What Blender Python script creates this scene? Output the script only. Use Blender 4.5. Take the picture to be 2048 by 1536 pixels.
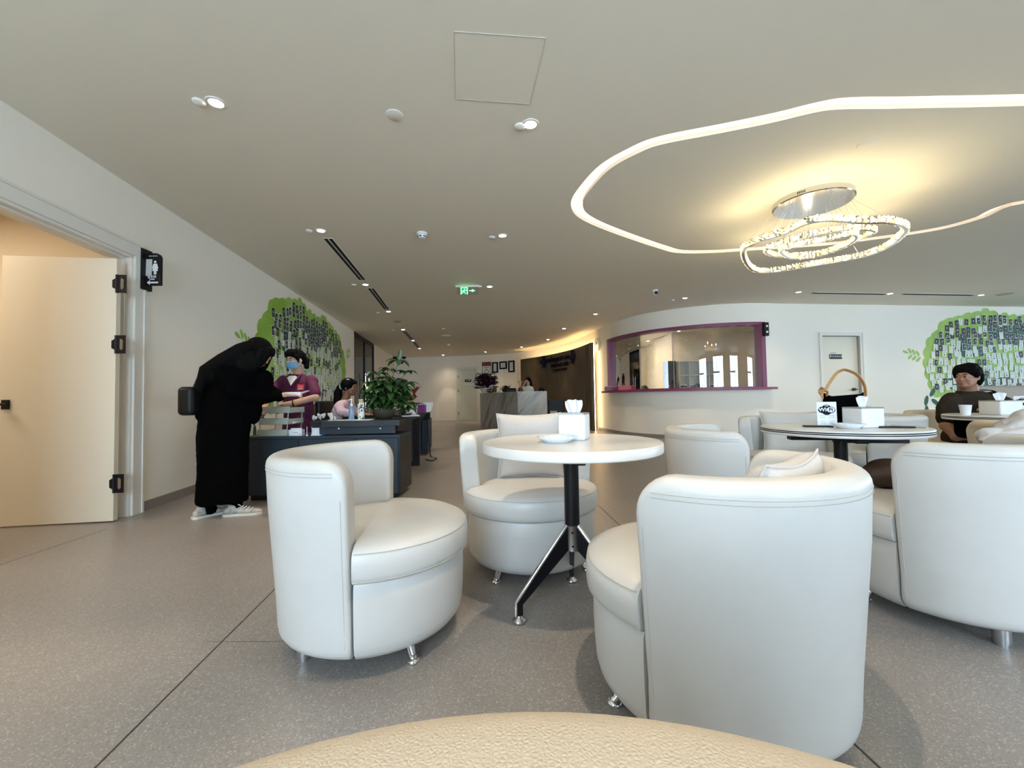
import bpy, bmesh, math, random
from mathutils import Vector, Matrix, Euler
random.seed(7)
for o in list(bpy.data.objects): bpy.data.objects.remove(o)
SC = bpy.context.scene
COL = SC.collection
PI = math.pi

# ------------------------------------------------------------------ camera
F = 835.0; PITCH = math.radians(1.9); ROLL = math.radians(.95); H = .95; CE = 2.84
cam_d = bpy.data.cameras.new('camera'); cam = bpy.data.objects.new('camera', cam_d); COL.objects.link(cam)
cam_d.sensor_fit = 'HORIZONTAL'; cam_d.sensor_width = 36; cam_d.lens = F/2048*36; cam_d.clip_start = .02; cam_d.clip_end = 200
def ray(px, py):
    u = px-1024; v = 768-py; c, s = math.cos(ROLL), math.sin(ROLL)
    u2 = u*c+v*s; v2 = -u*s+v*c
    return Vector((u2/F, math.cos(PITCH)-v2/F*math.sin(PITCH), math.sin(PITCH)+v2/F*math.cos(PITCH)))
_f = ray(1024, 768).normalized(); _r = (ray(1025, 768)-ray(1024, 768)).normalized(); _u = _r.cross(_f)
cam.matrix_world = Matrix(((_r.x, _u.x, -_f.x, 0), (_r.y, _u.y, -_f.y, 0), (_r.z, _u.z, -_f.z, H), (0, 0, 0, 1)))
SC.camera = cam
def az(px, py, z):                                   # point of a horizontal plane
    d = ray(px, py); t = (z-H)/d.z; return Vector((d.x*t, d.y*t, z))
def ay(px, py, y):                                   # point at a given depth
    d = ray(px, py); t = y/d.y; return Vector((d.x*t, y, H+d.z*t))

# ------------------------------------------------------------------ world, exposure
W = bpy.data.worlds.new('sky'); SC.world = W; W.use_nodes = True
bg = W.node_tree.nodes['Background']; bg.inputs[0].default_value = (.63, .775, .985, 1); bg.inputs[1].default_value = 10.6
SC.view_settings.view_transform = 'Standard'; SC.view_settings.look = 'None'; SC.view_settings.gamma = 1
SC.view_settings.use_curve_mapping = False; SC.view_settings.exposure = 0.90
WARM = (1, .80, .58)
DOWN_W = 43.0; STRIP_E = .56; LED_E = 13.0

# ------------------------------------------------------------------ materials
M = {}
def mat(name, col, rough=.5, metal=0, spec=.5, emit=None, estr=0, bump=None, noise=None, coat=0, alpha=None, sheen=0):
    m = bpy.data.materials.new(name); m.use_nodes = True; nt = m.node_tree; b = nt.nodes['Principled BSDF']
    b.inputs['Base Color'].default_value = (*col, 1); b.inputs['Roughness'].default_value = rough
    b.inputs['Metallic'].default_value = metal; b.inputs['Specular IOR Level'].default_value = spec
    if coat: b.inputs['Coat Weight'].default_value = coat
    if sheen: b.inputs['Sheen Weight'].default_value = sheen
    if emit: b.inputs['Emission Color'].default_value = (*emit, 1); b.inputs['Emission Strength'].default_value = estr
    tc = None
    if noise or bump: tc = nt.nodes.new('ShaderNodeTexCoord')
    if noise:                                        # (scale, second colour, lo, hi)
        n = nt.nodes.new('ShaderNodeTexNoise'); n.inputs['Scale'].default_value = noise[0]; n.inputs['Detail'].default_value = 4
        r = nt.nodes.new('ShaderNodeMapRange'); r.inputs[1].default_value = noise[2]; r.inputs[2].default_value = noise[3]
        x = nt.nodes.new('ShaderNodeMix'); x.data_type = 'RGBA'; x.inputs[6].default_value = (*col, 1); x.inputs[7].default_value = (*noise[1], 1)
        nt.links.new(tc.outputs['Object'], n.inputs['Vector']); nt.links.new(n.outputs['Fac'], r.inputs[0])
        nt.links.new(r.outputs[0], x.inputs[0]); nt.links.new(x.outputs[2], b.inputs['Base Color'])
    if bump:                                         # (kind, scale, strength, distance)
        if bump[0] == 'vor':
            n = nt.nodes.new('ShaderNodeTexVoronoi'); n.feature = 'DISTANCE_TO_EDGE'; out = n.outputs['Distance']
        else:
            n = nt.nodes.new('ShaderNodeTexNoise'); n.inputs['Detail'].default_value = 5; out = n.outputs['Fac']
        n.inputs['Scale'].default_value = bump[1]
        p = nt.nodes.new('ShaderNodeBump'); p.inputs['Strength'].default_value = bump[2]; p.inputs['Distance'].default_value = bump[3]
        nt.links.new(tc.outputs['Object'], n.inputs['Vector']); nt.links.new(out, p.inputs['Height']); nt.links.new(p.outputs[0], b.inputs['Normal'])
    M[name] = m; return m
mat('wall_paint', (.93, .885, .785), .65, spec=.3, bump=('noise', 180, .12, .002))
mat('ceiling_paint', (.84, .785, .655), .8, spec=.2, bump=('noise', 200, .1, .002))
mat('door_paint', (.80, .74, .60), .4)
mat('trim_paint', (.82, .79, .72), .4)
mat('joint_dark', (.05, .04, .035), .6)
mat('baseboard_paint', (.28, .25, .22), .5)
mat('leather', (.635, .615, .575), .36, spec=.45, noise=(5, (.60, .58, .54), .45, .75), bump=('noise', 30, .18, .003))
mat('leather_grain', (.55, .47, .36), .5, spec=.35, bump=('vor', 330, .7, .0016))
mat('leather_seam', (.52, .49, .43), .6)
mat('pillow_cloth', (.60, .55, .50), .9, sheen=.2, noise=(260, (.53, .485, .44), .4, .65), bump=('noise', 220, .3, .002))
mat('chrome', (.75, .75, .76), .12, 1)
mat('steel', (.55, .55, .55), .35, 1)
mat('black_metal', (.006, .006, .008), .4, spec=.3)
mat('black_plastic', (.006, .006, .007), .45, spec=.3)
mat('table_white', (.72, .70, .66), .30, noise=(9, (.69, .67, .62), .4, .7))
mat('white_plastic', (.82, .83, .84), .35)
mat('porcelain', (.84, .87, .88), .12)
mat('paper', (.86, .87, .90), .8)
mat('tissue', (.88, .88, .90), .9)
mat('dark_slot', (.008, .008, .008), .8)
mat('black_cloth', (.0018, .0018, .002), .95, spec=.03, bump=('noise', 25, .3, .01))
mat('black_hair', (.003, .0027, .0027), .75, spec=.08, bump=('noise', 90, .5, .004))
mat('maroon_frame', (.24, .055, .12), .35)
mat('scrub', (.115, .012, .06), .8, noise=(7, (.075, .006, .045), .4, .65), bump=('noise', 12, .5, .02))
mat('lettering_dark', (.010, .006, .004), .6, spec=.1)
mat('skin', (.60, .36, .25), .5)
mat('skin_tan', (.40, .21, .13), .5)
mat('skin_brown', (.26, .12, .065), .5)
mat('lip', (.30, .09, .08), .5)
mat('mask_blue', (.18, .50, .80), .7, bump=('noise', 40, .3, .003))
mat('pink_cloth', (.62, .45, .50), .85, bump=('noise', 22, .4, .01))
mat('brown_shirt', (.040, .030, .021), .95, spec=.1, noise=(9, (.030, .022, .015), .4, .65), bump=('noise', 16, .5, .015))
mat('brown_trouser', (.05, .03, .02), .95, spec=.1)
mat('shoe', (.52, .50, .46), .7, noise=(30, (.36, .35, .32), .45, .6))
mat('sole', (.70, .66, .58), .6)
mat('tan_strap', (.62, .33, .13), .45)
mat('desk_dark', (.010, .011, .013), .42, spec=.3, noise=(5, (.022, .024, .028), .4, .7), bump=('noise', 60, .1, .002))
mat('desk_blue', (.024, .038, .052), .42, spec=.35, noise=(3, (.022, .034, .046), .4, .7))
mat('tray_grey', (.42, .46, .39), .5)
mat('leaf', (.030, .085, .022), .35, noise=(30, (.05, .13, .03), .4, .7))
mat('leaf_dark', (.008, .02, .010), .4)
mat('leaf_red', (.26, .016, .035), .45)
mat('stem', (.10, .09, .04), .7)
mat('pot_olive', (.060, .052, .032), .25)
mat('purple_pattern', (.30, .07, .33), .6, noise=(120, (.12, .02, .16), .45, .55))
mat('orchid', (.07, .008, .035), .6, noise=(9, (.26, .08, .17), .52, .62))
mat('mural_green', (.26, .46, .045), .6, noise=(1.2, (.40, .62, .13), .4, .65))
mat('mural_dark', (.008, .10, .045), .6)
mat('mural_brown', (.12, .06, .04), .6)
mat('mural_blue', (.05, .07, .10), .6)
mat('photo_dark', (.010, .010, .012), .5, spec=.2, noise=(28, (.07, .065, .06), .5, .66))
mat('photo_red', (.14, .02, .02), .35, noise=(28, (.35, .18, .14), .5, .64))
mat('ink', (.02, .02, .025), .6)
mat('navy', (.006, .008, .022), .6, spec=.15)
mat('card_white', (.74, .78, .70), .6)
mat('red_badge', (.75, .02, .025), .6)
mat('red_box', (.45, .02, .035), .4, noise=(60, (.65, .25, .25), .6, .7))
mat('bottle_cap', (.55, .42, .18), .35)
mat('pebble', (.78, .78, .74), .5, noise=(55, (.03, .04, .03), .52, .58))
mat('gel_blue', (.20, .30, .42), .15)
mat('brown_leather', (.05, .022, .014), .45)
mat('grey_fabric', (.42, .39, .34), .9)
mat('fleece', (.62, .60, .60), .95, noise=(7, (.50, .47, .46), .45, .62), bump=('noise', 18, .5, .02))
mat('cream_vinyl', (.74, .62, .44), .5)
mat('clock_face', (.75, .72, .62), .5)
mat('room_warm', (.80, .70, .54), .7)
mat('lamp_glow', (1, 1, 1), .5, emit=(1, .93, .82), estr=14)
mat('strip_glow', (1, .9, .85), .5, emit=(1, .80, .69), estr=STRIP_E)
mat('led_glow', (1, .9, .7), .5, emit=(1, .70, .36), estr=LED_E)
mat('exit_glow', (.1, .9, .3), .5, emit=(.18, 1, .36), estr=1.6)
mat('exit_dark', (.01, .10, .03), .5, emit=(.01, .2, .04), estr=.5)
mat('crystal_glow', (1, .9, .6), .2, emit=(1, .70, .24), estr=.66)
mat('crystal_white', (1, 1, 1), .2, emit=(1, .92, .70), estr=1.7)
def wood():
    m = mat('wood_panel', (.15, .09, .04), .45); nt = m.node_tree; b = nt.nodes['Principled BSDF']
    tc = nt.nodes.new('ShaderNodeTexCoord'); mp = nt.nodes.new('ShaderNodeMapping'); mp.inputs['Scale'].default_value = (9, 9, .5)
    n = nt.nodes.new('ShaderNodeTexNoise'); n.inputs['Scale'].default_value = 3; n.inputs['Detail'].default_value = 5
    r = nt.nodes.new('ShaderNodeValToRGB'); r.color_ramp.elements[0].position = .35; r.color_ramp.elements[0].color = (.05, .031, .014, 1)
    r.color_ramp.elements[1].position = .7; r.color_ramp.elements[1].color = (.088, .057, .026, 1)
    nt.links.new(tc.outputs['Object'], mp.inputs[0]); nt.links.new(mp.outputs[0], n.inputs['Vector']); nt.links.new(n.outputs['Fac'], r.inputs[0]); nt.links.new(r.outputs[0], b.inputs['Base Color'])
wood()
def marble(name, c0, c1, ang):
    m = mat(name, c0, .2); nt = m.node_tree; b = nt.nodes['Principled BSDF']
    tc = nt.nodes.new('ShaderNodeTexCoord'); m1 = nt.nodes.new('ShaderNodeMapping'); m1.inputs['Rotation'].default_value = ang; mp = nt.nodes.new('ShaderNodeMapping'); mp.inputs['Scale'].default_value = (.35, .35, 2.6)
    n = nt.nodes.new('ShaderNodeTexNoise'); n.inputs['Scale'].default_value = 2.2; n.inputs['Detail'].default_value = 8; n.inputs['Roughness'].default_value = .62; n.inputs['Distortion'].default_value = .25
    r = nt.nodes.new('ShaderNodeValToRGB'); e = r.color_ramp.elements; e[0].position = .40; e[0].color = (*c1, 1); e[1].position = .60; e[1].color = (*c0, 1)
    e2 = r.color_ramp.elements.new(.47); e2.color = tuple((a*.35+b_*.65) for a, b_ in zip(c1, c0))+(1,)
    nt.links.new(tc.outputs['Object'], m1.inputs[0]); nt.links.new(m1.outputs[0], mp.inputs[0]); nt.links.new(mp.outputs[0], n.inputs['Vector']); nt.links.new(n.outputs['Fac'], r.inputs[0]); nt.links.new(r.outputs[0], b.inputs['Base Color'])
marble('marble', (.46, .46, .42), (.20, .20, .175), (.75, .75, 0))
def terrazzo():
    m = mat('terrazzo', (.3, .25, .21), .33, spec=.5); nt = m.node_tree; b = nt.nodes['Principled BSDF']
    tc = nt.nodes.new('ShaderNodeTexCoord')
    v = nt.nodes.new('ShaderNodeTexVoronoi'); v.inputs['Scale'].default_value = 240
    n = nt.nodes.new('ShaderNodeTexNoise'); n.inputs['Scale'].default_value = 1.1; n.inputs['Detail'].default_value = 4
    r = nt.nodes.new('ShaderNodeValToRGB'); e = r.color_ramp.elements
    e[0].position = 0; e[0].color = (.275, .243, .215, 1); e[1].position = 1; e[1].color = (.44, .41, .37, 1)
    for p, c in ((.12, (.21, .185, .165, 1)), (.2, (.265, .242, .225, 1)), (.86, (.285, .26, .242, 1)), (.95, (.41, .375, .335, 1))):
        q = e.new(p); q.color = c
    x = nt.nodes.new('ShaderNodeMix'); x.data_type = 'RGBA'; x.blend_type = 'MULTIPLY'; x.inputs[0].default_value = 1
    r2 = nt.nodes.new('ShaderNodeMapRange'); r2.inputs[1].default_value = .3; r2.inputs[2].default_value = .7; r2.inputs[3].default_value = .86; r2.inputs[4].default_value = 1.06
    sp = nt.nodes.new('ShaderNodeSeparateColor')
    nt.links.new(tc.outputs['Object'], v.inputs['Vector']); nt.links.new(tc.outputs['Object'], n.inputs['Vector'])
    nt.links.new(v.outputs['Color'], sp.inputs[0]); nt.links.new(sp.outputs[0], r.inputs[0]); nt.links.new(n.outputs['Fac'], r2.inputs[0])
    nt.links.new(r.outputs[0], x.inputs[6]); nt.links.new(r2.outputs[0], x.inputs[7]); nt.links.new(x.outputs[2], b.inputs['Base Color'])
    r3 = nt.nodes.new('ShaderNodeMapRange'); r3.inputs[3].default_value = .26; r3.inputs[4].default_value = .42
    nt.links.new(n.outputs['Fac'], r3.inputs[0]); nt.links.new(r3.outputs[0], b.inputs['Roughness'])
terrazzo()
def glass(name, tint, mirror):
    m = bpy.data.materials.new(name); m.use_nodes = True; nt = m.node_tree; nt.nodes.remove(nt.nodes['Principled BSDF'])
    t = nt.nodes.new('ShaderNodeBsdfTransparent'); t.inputs[0].default_value = (*tint, 1)
    g = nt.nodes.new('ShaderNodeBsdfGlossy'); g.inputs['Roughness'].default_value = .0; f = nt.nodes.new('ShaderNodeFresnel'); f.inputs[0].default_value = 1.5
    a = nt.nodes.new('ShaderNodeMath'); a.operation = 'MULTIPLY_ADD'; a.inputs[1].default_value = 1; a.inputs[2].default_value = mirror; a.use_clamp = True
    x = nt.nodes.new('ShaderNodeMixShader'); nt.links.new(f.outputs[0], a.inputs[0]); nt.links.new(a.outputs[0], x.inputs[0])
    nt.links.new(t.outputs[0], x.inputs[1]); nt.links.new(g.outputs[0], x.inputs[2]); nt.links.new(x.outputs[0], nt.nodes['Material Output'].inputs[0]); M[name] = m
glass('window_glass', (.92, .94, .93), .10); glass('dark_glass', (.16, .15, .14), .04); glass('clear_glass', (.9, .93, .92), .02)

# ------------------------------------------------------------------ mesh builder
class MB:
    def __init__(s): s.v = []; s.f = []; s.m = []; s.T = Matrix.Identity(4); s.k = 0
    def add(s, vs, fs, m=None):
        n = len(s.v); s.v += [s.T @ Vector(p) for p in vs]; s.f += [tuple(i+n for i in q) for q in fs]; s.m += [s.k if m is None else m]*len(fs); return s
    def box(s, x0, x1, y0, y1, z0, z1, m=None):
        return s.add([(x0,y0,z0),(x1,y0,z0),(x1,y1,z0),(x0,y1,z0),(x0,y0,z1),(x1,y0,z1),(x1,y1,z1),(x0,y1,z1)],
                     [(0,3,2,1),(4,5,6,7),(0,1,5,4),(1,2,6,5),(2,3,7,6),(3,0,4,7)], m)
    def rbox(s, x0, x1, y0, y1, z0, z1, r=.01, seg=3, m=None):
        b = bmesh.new(); bmesh.ops.create_cube(b, size=1)
        for v in b.verts: v.co = Vector(((x0+x1)/2+v.co.x*(x1-x0), (y0+y1)/2+v.co.y*(y1-y0), (z0+z1)/2+v.co.z*(z1-z0)))
        bmesh.ops.bevel(b, geom=b.edges[:], offset=r, segments=seg, profile=.5, affect='EDGES'); return s.bm(b, m)
    def bm(s, b, m=None):
        b.verts.ensure_lookup_table(); b.verts.index_update()
        s.add([v.co[:] for v in b.verts], [tuple(v.index for v in f.verts) for f in b.faces], m); b.free(); return s
    def tube(s, pts, r, n=10, caps=True, m=None, closed=False):
        pts = [Vector(p) for p in pts]; N = len(pts); rs = r if isinstance(r, (list, tuple)) else [r]*N; vs = []; fs = []; up = None
        for i, p in enumerate(pts):
            if closed: t = pts[(i+1) % N]-pts[i-1]
            else: t = pts[min(i+1, N-1)]-pts[max(i-1, 0)]
            t.normalize()
            if up is None: up = Vector((0, 0, 1)) if abs(t.z) < .9 else Vector((1, 0, 0))
            a = t.cross(up).normalized(); b = a.cross(t).normalized(); up = b
            for k in range(n):
                w = 2*PI*k/n; vs.append(p+a*math.cos(w)*rs[i]+b*math.sin(w)*rs[i])
        for i in range(N if closed else N-1):
            j = (i+1) % N
            for k in range(n): fs.append((i*n+k, i*n+(k+1) % n, j*n+(k+1) % n, j*n+k))
        if caps and not closed: fs += [tuple(range(n-1, -1, -1)), tuple((N-1)*n+k for k in range(n))]
        return s.add(vs, fs, m)
    def lathe(s, prof, c=(0, 0, 0), n=32, m=None, rf=None, angs=None):      # prof (r,z); rf(angle, r) may reshape
        vs = []; fs = []; P = len(prof); n = len(angs) if angs else n
        for k in range(n):
            w = angs[k] if angs else 2*PI*k/n
            for r, z in prof:
                q = rf(w, r) if rf else r; vs.append((c[0]+q*math.cos(w), c[1]+q*math.sin(w), c[2]+z))
        for k in range(n):
            for i in range(P-1):
                a = k*P+i; b = ((k+1) % n)*P+i; fs.append((a, b, b+1, a+1))
        if prof[0][0] > 1e-5: fs.append(tuple(k*P for k in range(n-1, -1, -1)))
        if prof[-1][0] > 1e-5: fs.append(tuple(k*P+P-1 for k in range(n)))
        return s.add(vs, fs, m)
    def ball(s, c, r, rot=None, n=16, m=None):
        r = (r, r, r) if not isinstance(r, (tuple, list)) else r; R = Euler(rot).to_matrix() if rot else Matrix.Identity(3); c = Vector(c); vs = []; fs = []; h = n//2
        for i in range(1, h):
            a = PI*i/h
            for k in range(n): w = 2*PI*k/n; vs.append(c+R @ Vector((r[0]*math.sin(a)*math.cos(w), r[1]*math.sin(a)*math.sin(w), r[2]*math.cos(a))))
        t = len(vs); vs += [c+R @ Vector((0, 0, r[2])), c+R @ Vector((0, 0, -r[2]))]
        for i in range(h-2):
            for k in range(n): fs.append((i*n+k, (i+1)*n+k, (i+1)*n+(k+1) % n, i*n+(k+1) % n))
        for k in range(n): fs += [(t, k, (k+1) % n), (t+1, (h-2)*n+(k+1) % n, (h-2)*n+k)]
        return s.add(vs, fs, m)
    def prism(s, poly, frame, d0, d1, m=None):                   # poly (u,v) ccw; frame(u,v,d)->point
        n = len(poly); vs = [frame(u, v, d0) for u, v in poly]+[frame(u, v, d1) for u, v in poly]
        fs = [tuple(range(n-1, -1, -1)), tuple(range(n, 2*n))]+[(i, (i+1) % n, n+(i+1) % n, n+i) for i in range(n)]
        return s.add(vs, fs, m)
    def loft(s, R, n=32, sub=5, m=None, wob=0):
        Q = catmull([Vector(r[:3]) for r in R], sub); S = catmull([Vector((r[3], r[4], 0)) for r in R], sub); vs = []
        for j, (c, q) in enumerate(zip(Q, S)):
            for k in range(n): w = 2*PI*k/n; f = 1+wob*math.sin(7*w+j*.15)+wob*.6*math.sin(11*w+1); vs.append((c.x+q.x*f*math.cos(w), c.y+q.y*f*math.sin(w), c.z))
        L = len(Q); fs = [(i*n+k, i*n+(k+1) % n, (i+1)*n+(k+1) % n, (i+1)*n+k) for i in range(L-1) for k in range(n)]+[tuple(range(n-1, -1, -1)), tuple((L-1)*n+k for k in range(n))]
        return s.add(vs, fs, m)
    def seg(s, a, b, z0, z1, th, side=1, m=None):                # vertical wall piece a->b, thickness to the left of the direction (side=1)
        a = Vector(a[:2]); b = Vector(b[:2]); d = (b-a).normalized(); n = Vector((-d.y, d.x))*th*side
        p = [a, b, b+n, a+n]; return s.add([(q.x, q.y, z0) for q in p]+[(q.x, q.y, z1) for q in p], [(0,3,2,1),(4,5,6,7),(0,1,5,4),(1,2,6,5),(2,3,7,6),(3,0,4,7)], m)
    def build(s, name, mats, parent=None, smooth=None, world=False):
        if world and parent:
            Q = Matrix.Identity(4); p_ = parent
            while p_: Q = p_.matrix_basis @ Q; p_ = p_.parent
            Q = Q.inverted(); s.v = [Q @ Vector(v) for v in s.v]
        me = bpy.data.meshes.new(name); me.from_pydata([tuple(v) for v in s.v], [], s.f)
        for q in (mats if isinstance(mats, (list, tuple)) else [mats]): me.materials.append(M[q] if isinstance(q, str) else q)
        me.polygons.foreach_set('material_index', s.m)
        b = bmesh.new(); b.from_mesh(me); bmesh.ops.recalc_face_normals(b, faces=b.faces[:]); b.to_mesh(me); b.free()
        if smooth is not None:
            me.polygons.foreach_set('use_smooth', [True]*len(me.polygons)); me.set_sharp_from_angle(angle=math.radians(smooth))
        o = bpy.data.objects.new(name, me); COL.objects.link(o)
        if parent: o.parent = parent
        return o
def tag(o, label=None, cat=None, group=None, kind=None):
    if label: o['label'] = label
    if cat: o['category'] = cat
    if group: o['group'] = group
    if kind: o['kind'] = kind
    return o
def thing(name, label, cat, loc=(0, 0, 0), rz=0, group=None):
    o = bpy.data.objects.new(name, None); COL.objects.link(o); o.location = loc; o.rotation_euler = (0, 0, rz); o.empty_display_size = .05
    return tag(o, label, cat, group)
def struct(name, mb, m, parent=None, smooth=None):
    o = mb.build(name, m, parent, smooth)
    if not parent: o['kind'] = 'structure'
    return o
def dup(o, loc=None, rz=None, label=None, parent=None, group=None):
    c = o.copy(); COL.objects.link(c); c.parent = parent
    if loc is not None: c.location = loc
    if rz is not None: c.rotation_euler = (0, 0, rz)
    if label: c['label'] = label
    if group: c['group'] = group
    for ch in list(o.children): dup(ch, parent=c)
    return c
def catmull(P, n=8):
    out = []; P = [Vector(p) for p in P]; Q = [P[0]*2-P[1]]+P+[P[-1]*2-P[-2]]
    for i in range(1, len(Q)-2):
        for k in range(n):
            t = k/n; a, b, c, d = Q[i-1:i+3]
            out.append(.5*((2*b)+(c-a)*t+(2*a-5*b+4*c-d)*t*t+(3*b-a-3*c+d)*t**3))
    out.append(P[-1]); return out
def ccat(P, n=8):
    out = []; P = [Vector(p) for p in P]; L = len(P)
    for i in range(L):
        a, b, c, d = P[i-1], P[i], P[(i+1) % L], P[(i+2) % L]
        for k in range(n):
            t = k/n; out.append(.5*((2*b)+(c-a)*t+(2*a-5*b+4*c-d)*t*t+(3*b-a-3*c+d)*t**3))
    return out
def text_geo(body, size, depth=.002, align='CENTER', bold=0):
    c = bpy.data.curves.new('lettering', 'FONT'); c.body = body; c.size = size; c.extrude = depth/2; c.align_x = align; c.align_y = 'CENTER'; c.offset = bold; c.resolution_u = 2
    o = bpy.data.objects.new('lettering', c); COL.objects.link(o); bpy.context.view_layer.update()
    me = bpy.data.meshes.new_from_object(o.evaluated_get(bpy.context.evaluated_depsgraph_get()))
    vs = [v.co.copy() for v in me.vertices]; fs = [tuple(p.vertices) for p in me.polygons]
    bpy.data.objects.remove(o); bpy.data.curves.remove(c); bpy.data.meshes.remove(me); return vs, fs
def put_text(mb, body, size, frame, u=0, v=0, d=0, depth=.002, m=None, sx=1, bold=0):
    vs, fs = text_geo(body, size, depth, bold=bold); mb.add([frame(u+p.x*sx, v+p.y, d+p.z) for p in vs], fs, m)
def flat_frame(o, ux, uy=(0, 0, 1)):
    o = Vector(o); ux = Vector(ux).normalized(); uy = Vector(uy).normalized(); n = ux.cross(uy)
    return lambda u, v, d: o+ux*u+uy*v+n*d
def spot(loc, power, size=1.9, col=WARM, blend=.8, r=.022, aim=None):
    if size > 1.5: spot(loc, power*.9, .92, col, .35, r); power *= .5
    l = bpy.data.lights.new('downlight_beam', 'SPOT'); l.energy = power; l.color = col; l.spot_size = size; l.spot_blend = blend; l.shadow_soft_size = r
    o = bpy.data.objects.new('downlight_beam', l); COL.objects.link(o); o.location = loc
    if aim: o.rotation_euler = (Vector(aim)-Vector(loc)).to_track_quat('-Z', 'Y').to_euler()
    return o
def area(loc, size, power, col, rot=(0, 0, 0), sy=None):
    l = bpy.data.lights.new('room_light', 'AREA'); l.energy = power; l.color = col; l.size = size
    if sy: l.shape = 'RECTANGLE'; l.size_y = sy
    o = bpy.data.objects.new('room_light', l); COL.objects.link(o); o.location = loc; o.rotation_euler = rot; return o

# ------------------------------------------------------------------ the shell
def LW(y, off=0):                                    # left wall face
    return Vector((-2.80-.131*y+off, y))
LD = Vector((-.131, 1, 0)).normalized(); LN = Vector((1, .131, 0)).normalized()
def RW(x): return Vector((x, 8.82+.131*(x-6.37)))    # right wall face
RD = Vector((1, .131, 0)).normalized()
CURVE = [(-.35,17.8),(.35,17.3),(1.05,16.6),(1.75,15.3),(2.15,13.8),(2.38,12.3),(2.50,11.4),(2.72,10.3),(3.15,9.5),(3.78,8.98),(4.36,8.72),(5.0,8.64),(5.7,8.73),(6.37,8.82)]
CV = catmull([Vector((a, b, 0)) for a, b in CURVE], 8)
EAST = 15.6; SOUTH = -2.3
mb = MB(); mb.box(-8, EAST+.3, SOUTH-.3, 20, -.1, 0); struct('floor', mb, 'terrazzo')
# ceiling with the slot of the cove light cut out
OUT = [az(*p, CE) for p in [(2048,188),(1900,191),(1800,193),(1700,194.5),(1640,203),(1550,225),(1450,246),(1320,272),(1260,295),(1200,330),(1162,370),(1143,400),(1145,422),(1162,438),(1200,456),(1260,478),(1318,497),(1355,506),(1420,506),(1500,501),(1650,491),(1750,479),(1830,468),(1900,455),(1970,435),(2048,407)]]
OUT += [Vector((6.3,4.15,CE)),Vector((7.0,3.6,CE)),Vector((7.1,2.9,CE)),Vector((6.6,2.55,CE)),Vector((5.2,2.58,CE))]
OUT = ccat(OUT, 5)
def inset(L, d):
    n = len(L); o = []
    for i in range(n):
        t = (L[(i+1) % n]-L[i-1]).normalized(); o.append(L[i]+Vector((-t.y, t.x, 0))*d)
    return o
_ar = sum(OUT[i].x*OUT[(i+1) % len(OUT)].y-OUT[(i+1) % len(OUT)].x*OUT[i].y for i in range(len(OUT)))
SG = 1 if _ar > 0 else -1
INN = inset(OUT, .115*SG)
def holed(outer, hole, z):
    b = bmesh.new(); es = []
    for L in (outer, hole):
        vs = [b.verts.new((p[0], p[1], z)) for p in L]
        for i in range(len(vs)): es.append(b.edges.new((vs[i], vs[(i+1) % len(vs)])))
    bmesh.ops.triangle_fill(b, use_beauty=True, use_dissolve=False, edges=es); return b
mb = MB(); mb.bm(holed([(-8, SOUTH-.3), (EAST+.3, SOUTH-.3), (EAST+.3, 20), (-8, 20)], OUT, CE))
n = len(OUT)
mb.add([(p.x, p.y, CE) for p in OUT]+[(p.x, p.y, CE+.10) for p in OUT], [(i, (i+1) % n, n+(i+1) % n, n+i) for i in range(n)])
mb.add([(p.x, p.y, CE) for p in INN]+[(p.x, p.y, CE+.10) for p in INN], [(i, n+i, n+(i+1) % n, (i+1) % n) for i in range(n)])
mb.add([(p.x, p.y, CE) for p in INN], [tuple(range(n))])
mb.box(-8, EAST+.3, SOUTH-.3, 20, CE+.16, CE+.2)
struct('ceiling', mb, 'ceiling_paint')
mb = MB(); IN2 = inset(OUT, .004*SG); IN3 = inset(OUT, .111*SG)
mb.add([(p.x, p.y, CE+.035) for p in IN2]+[(p.x, p.y, CE+.035) for p in IN3]+[(p.x, p.y, CE+.055) for p in IN2]+[(p.x, p.y, CE+.055) for p in IN3],
       [(i, (i+1) % n, n+(i+1) % n, n+i) for i in range(n)]+[(2*n+i, 3*n+i, 3*n+(i+1) % n, 2*n+(i+1) % n) for i in range(n)])
t = thing('cove_light', 'glowing pinkish band of light looping through the ceiling around the chandelier', 'ceiling light', (3.6, 4, CE))
mb.build('light_diffuser', 'strip_glow', t, world=True)

# left wall with toilet doorway and glazed opening
TH = .15; DY0, DY1, DTOP = 2.30, 3.59, 2.235; GY0, GY1 = 11.33, 14.06
mb = MB()
for a, b, z0, z1 in ((SOUTH-.1, DY0, 0, CE+.1), (DY0, DY1, DTOP, CE+.1), (DY1, GY0, 0, CE+.1), (GY1, 18.9, 0, CE+.1)):
    mb.seg(LW(a), LW(b), z0, z1, TH, 1)
struct('wall_left', mb, 'wall_paint')
mb = MB(); mb.seg(LW(DY1+.13, .012), LW(GY0, .012), 0, .085, .012, 1); mb.seg(LW(GY1, .012), LW(18.7, .012), 0, .085, .012, 1); struct('baseboard_left', mb, 'baseboard_paint')
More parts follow.
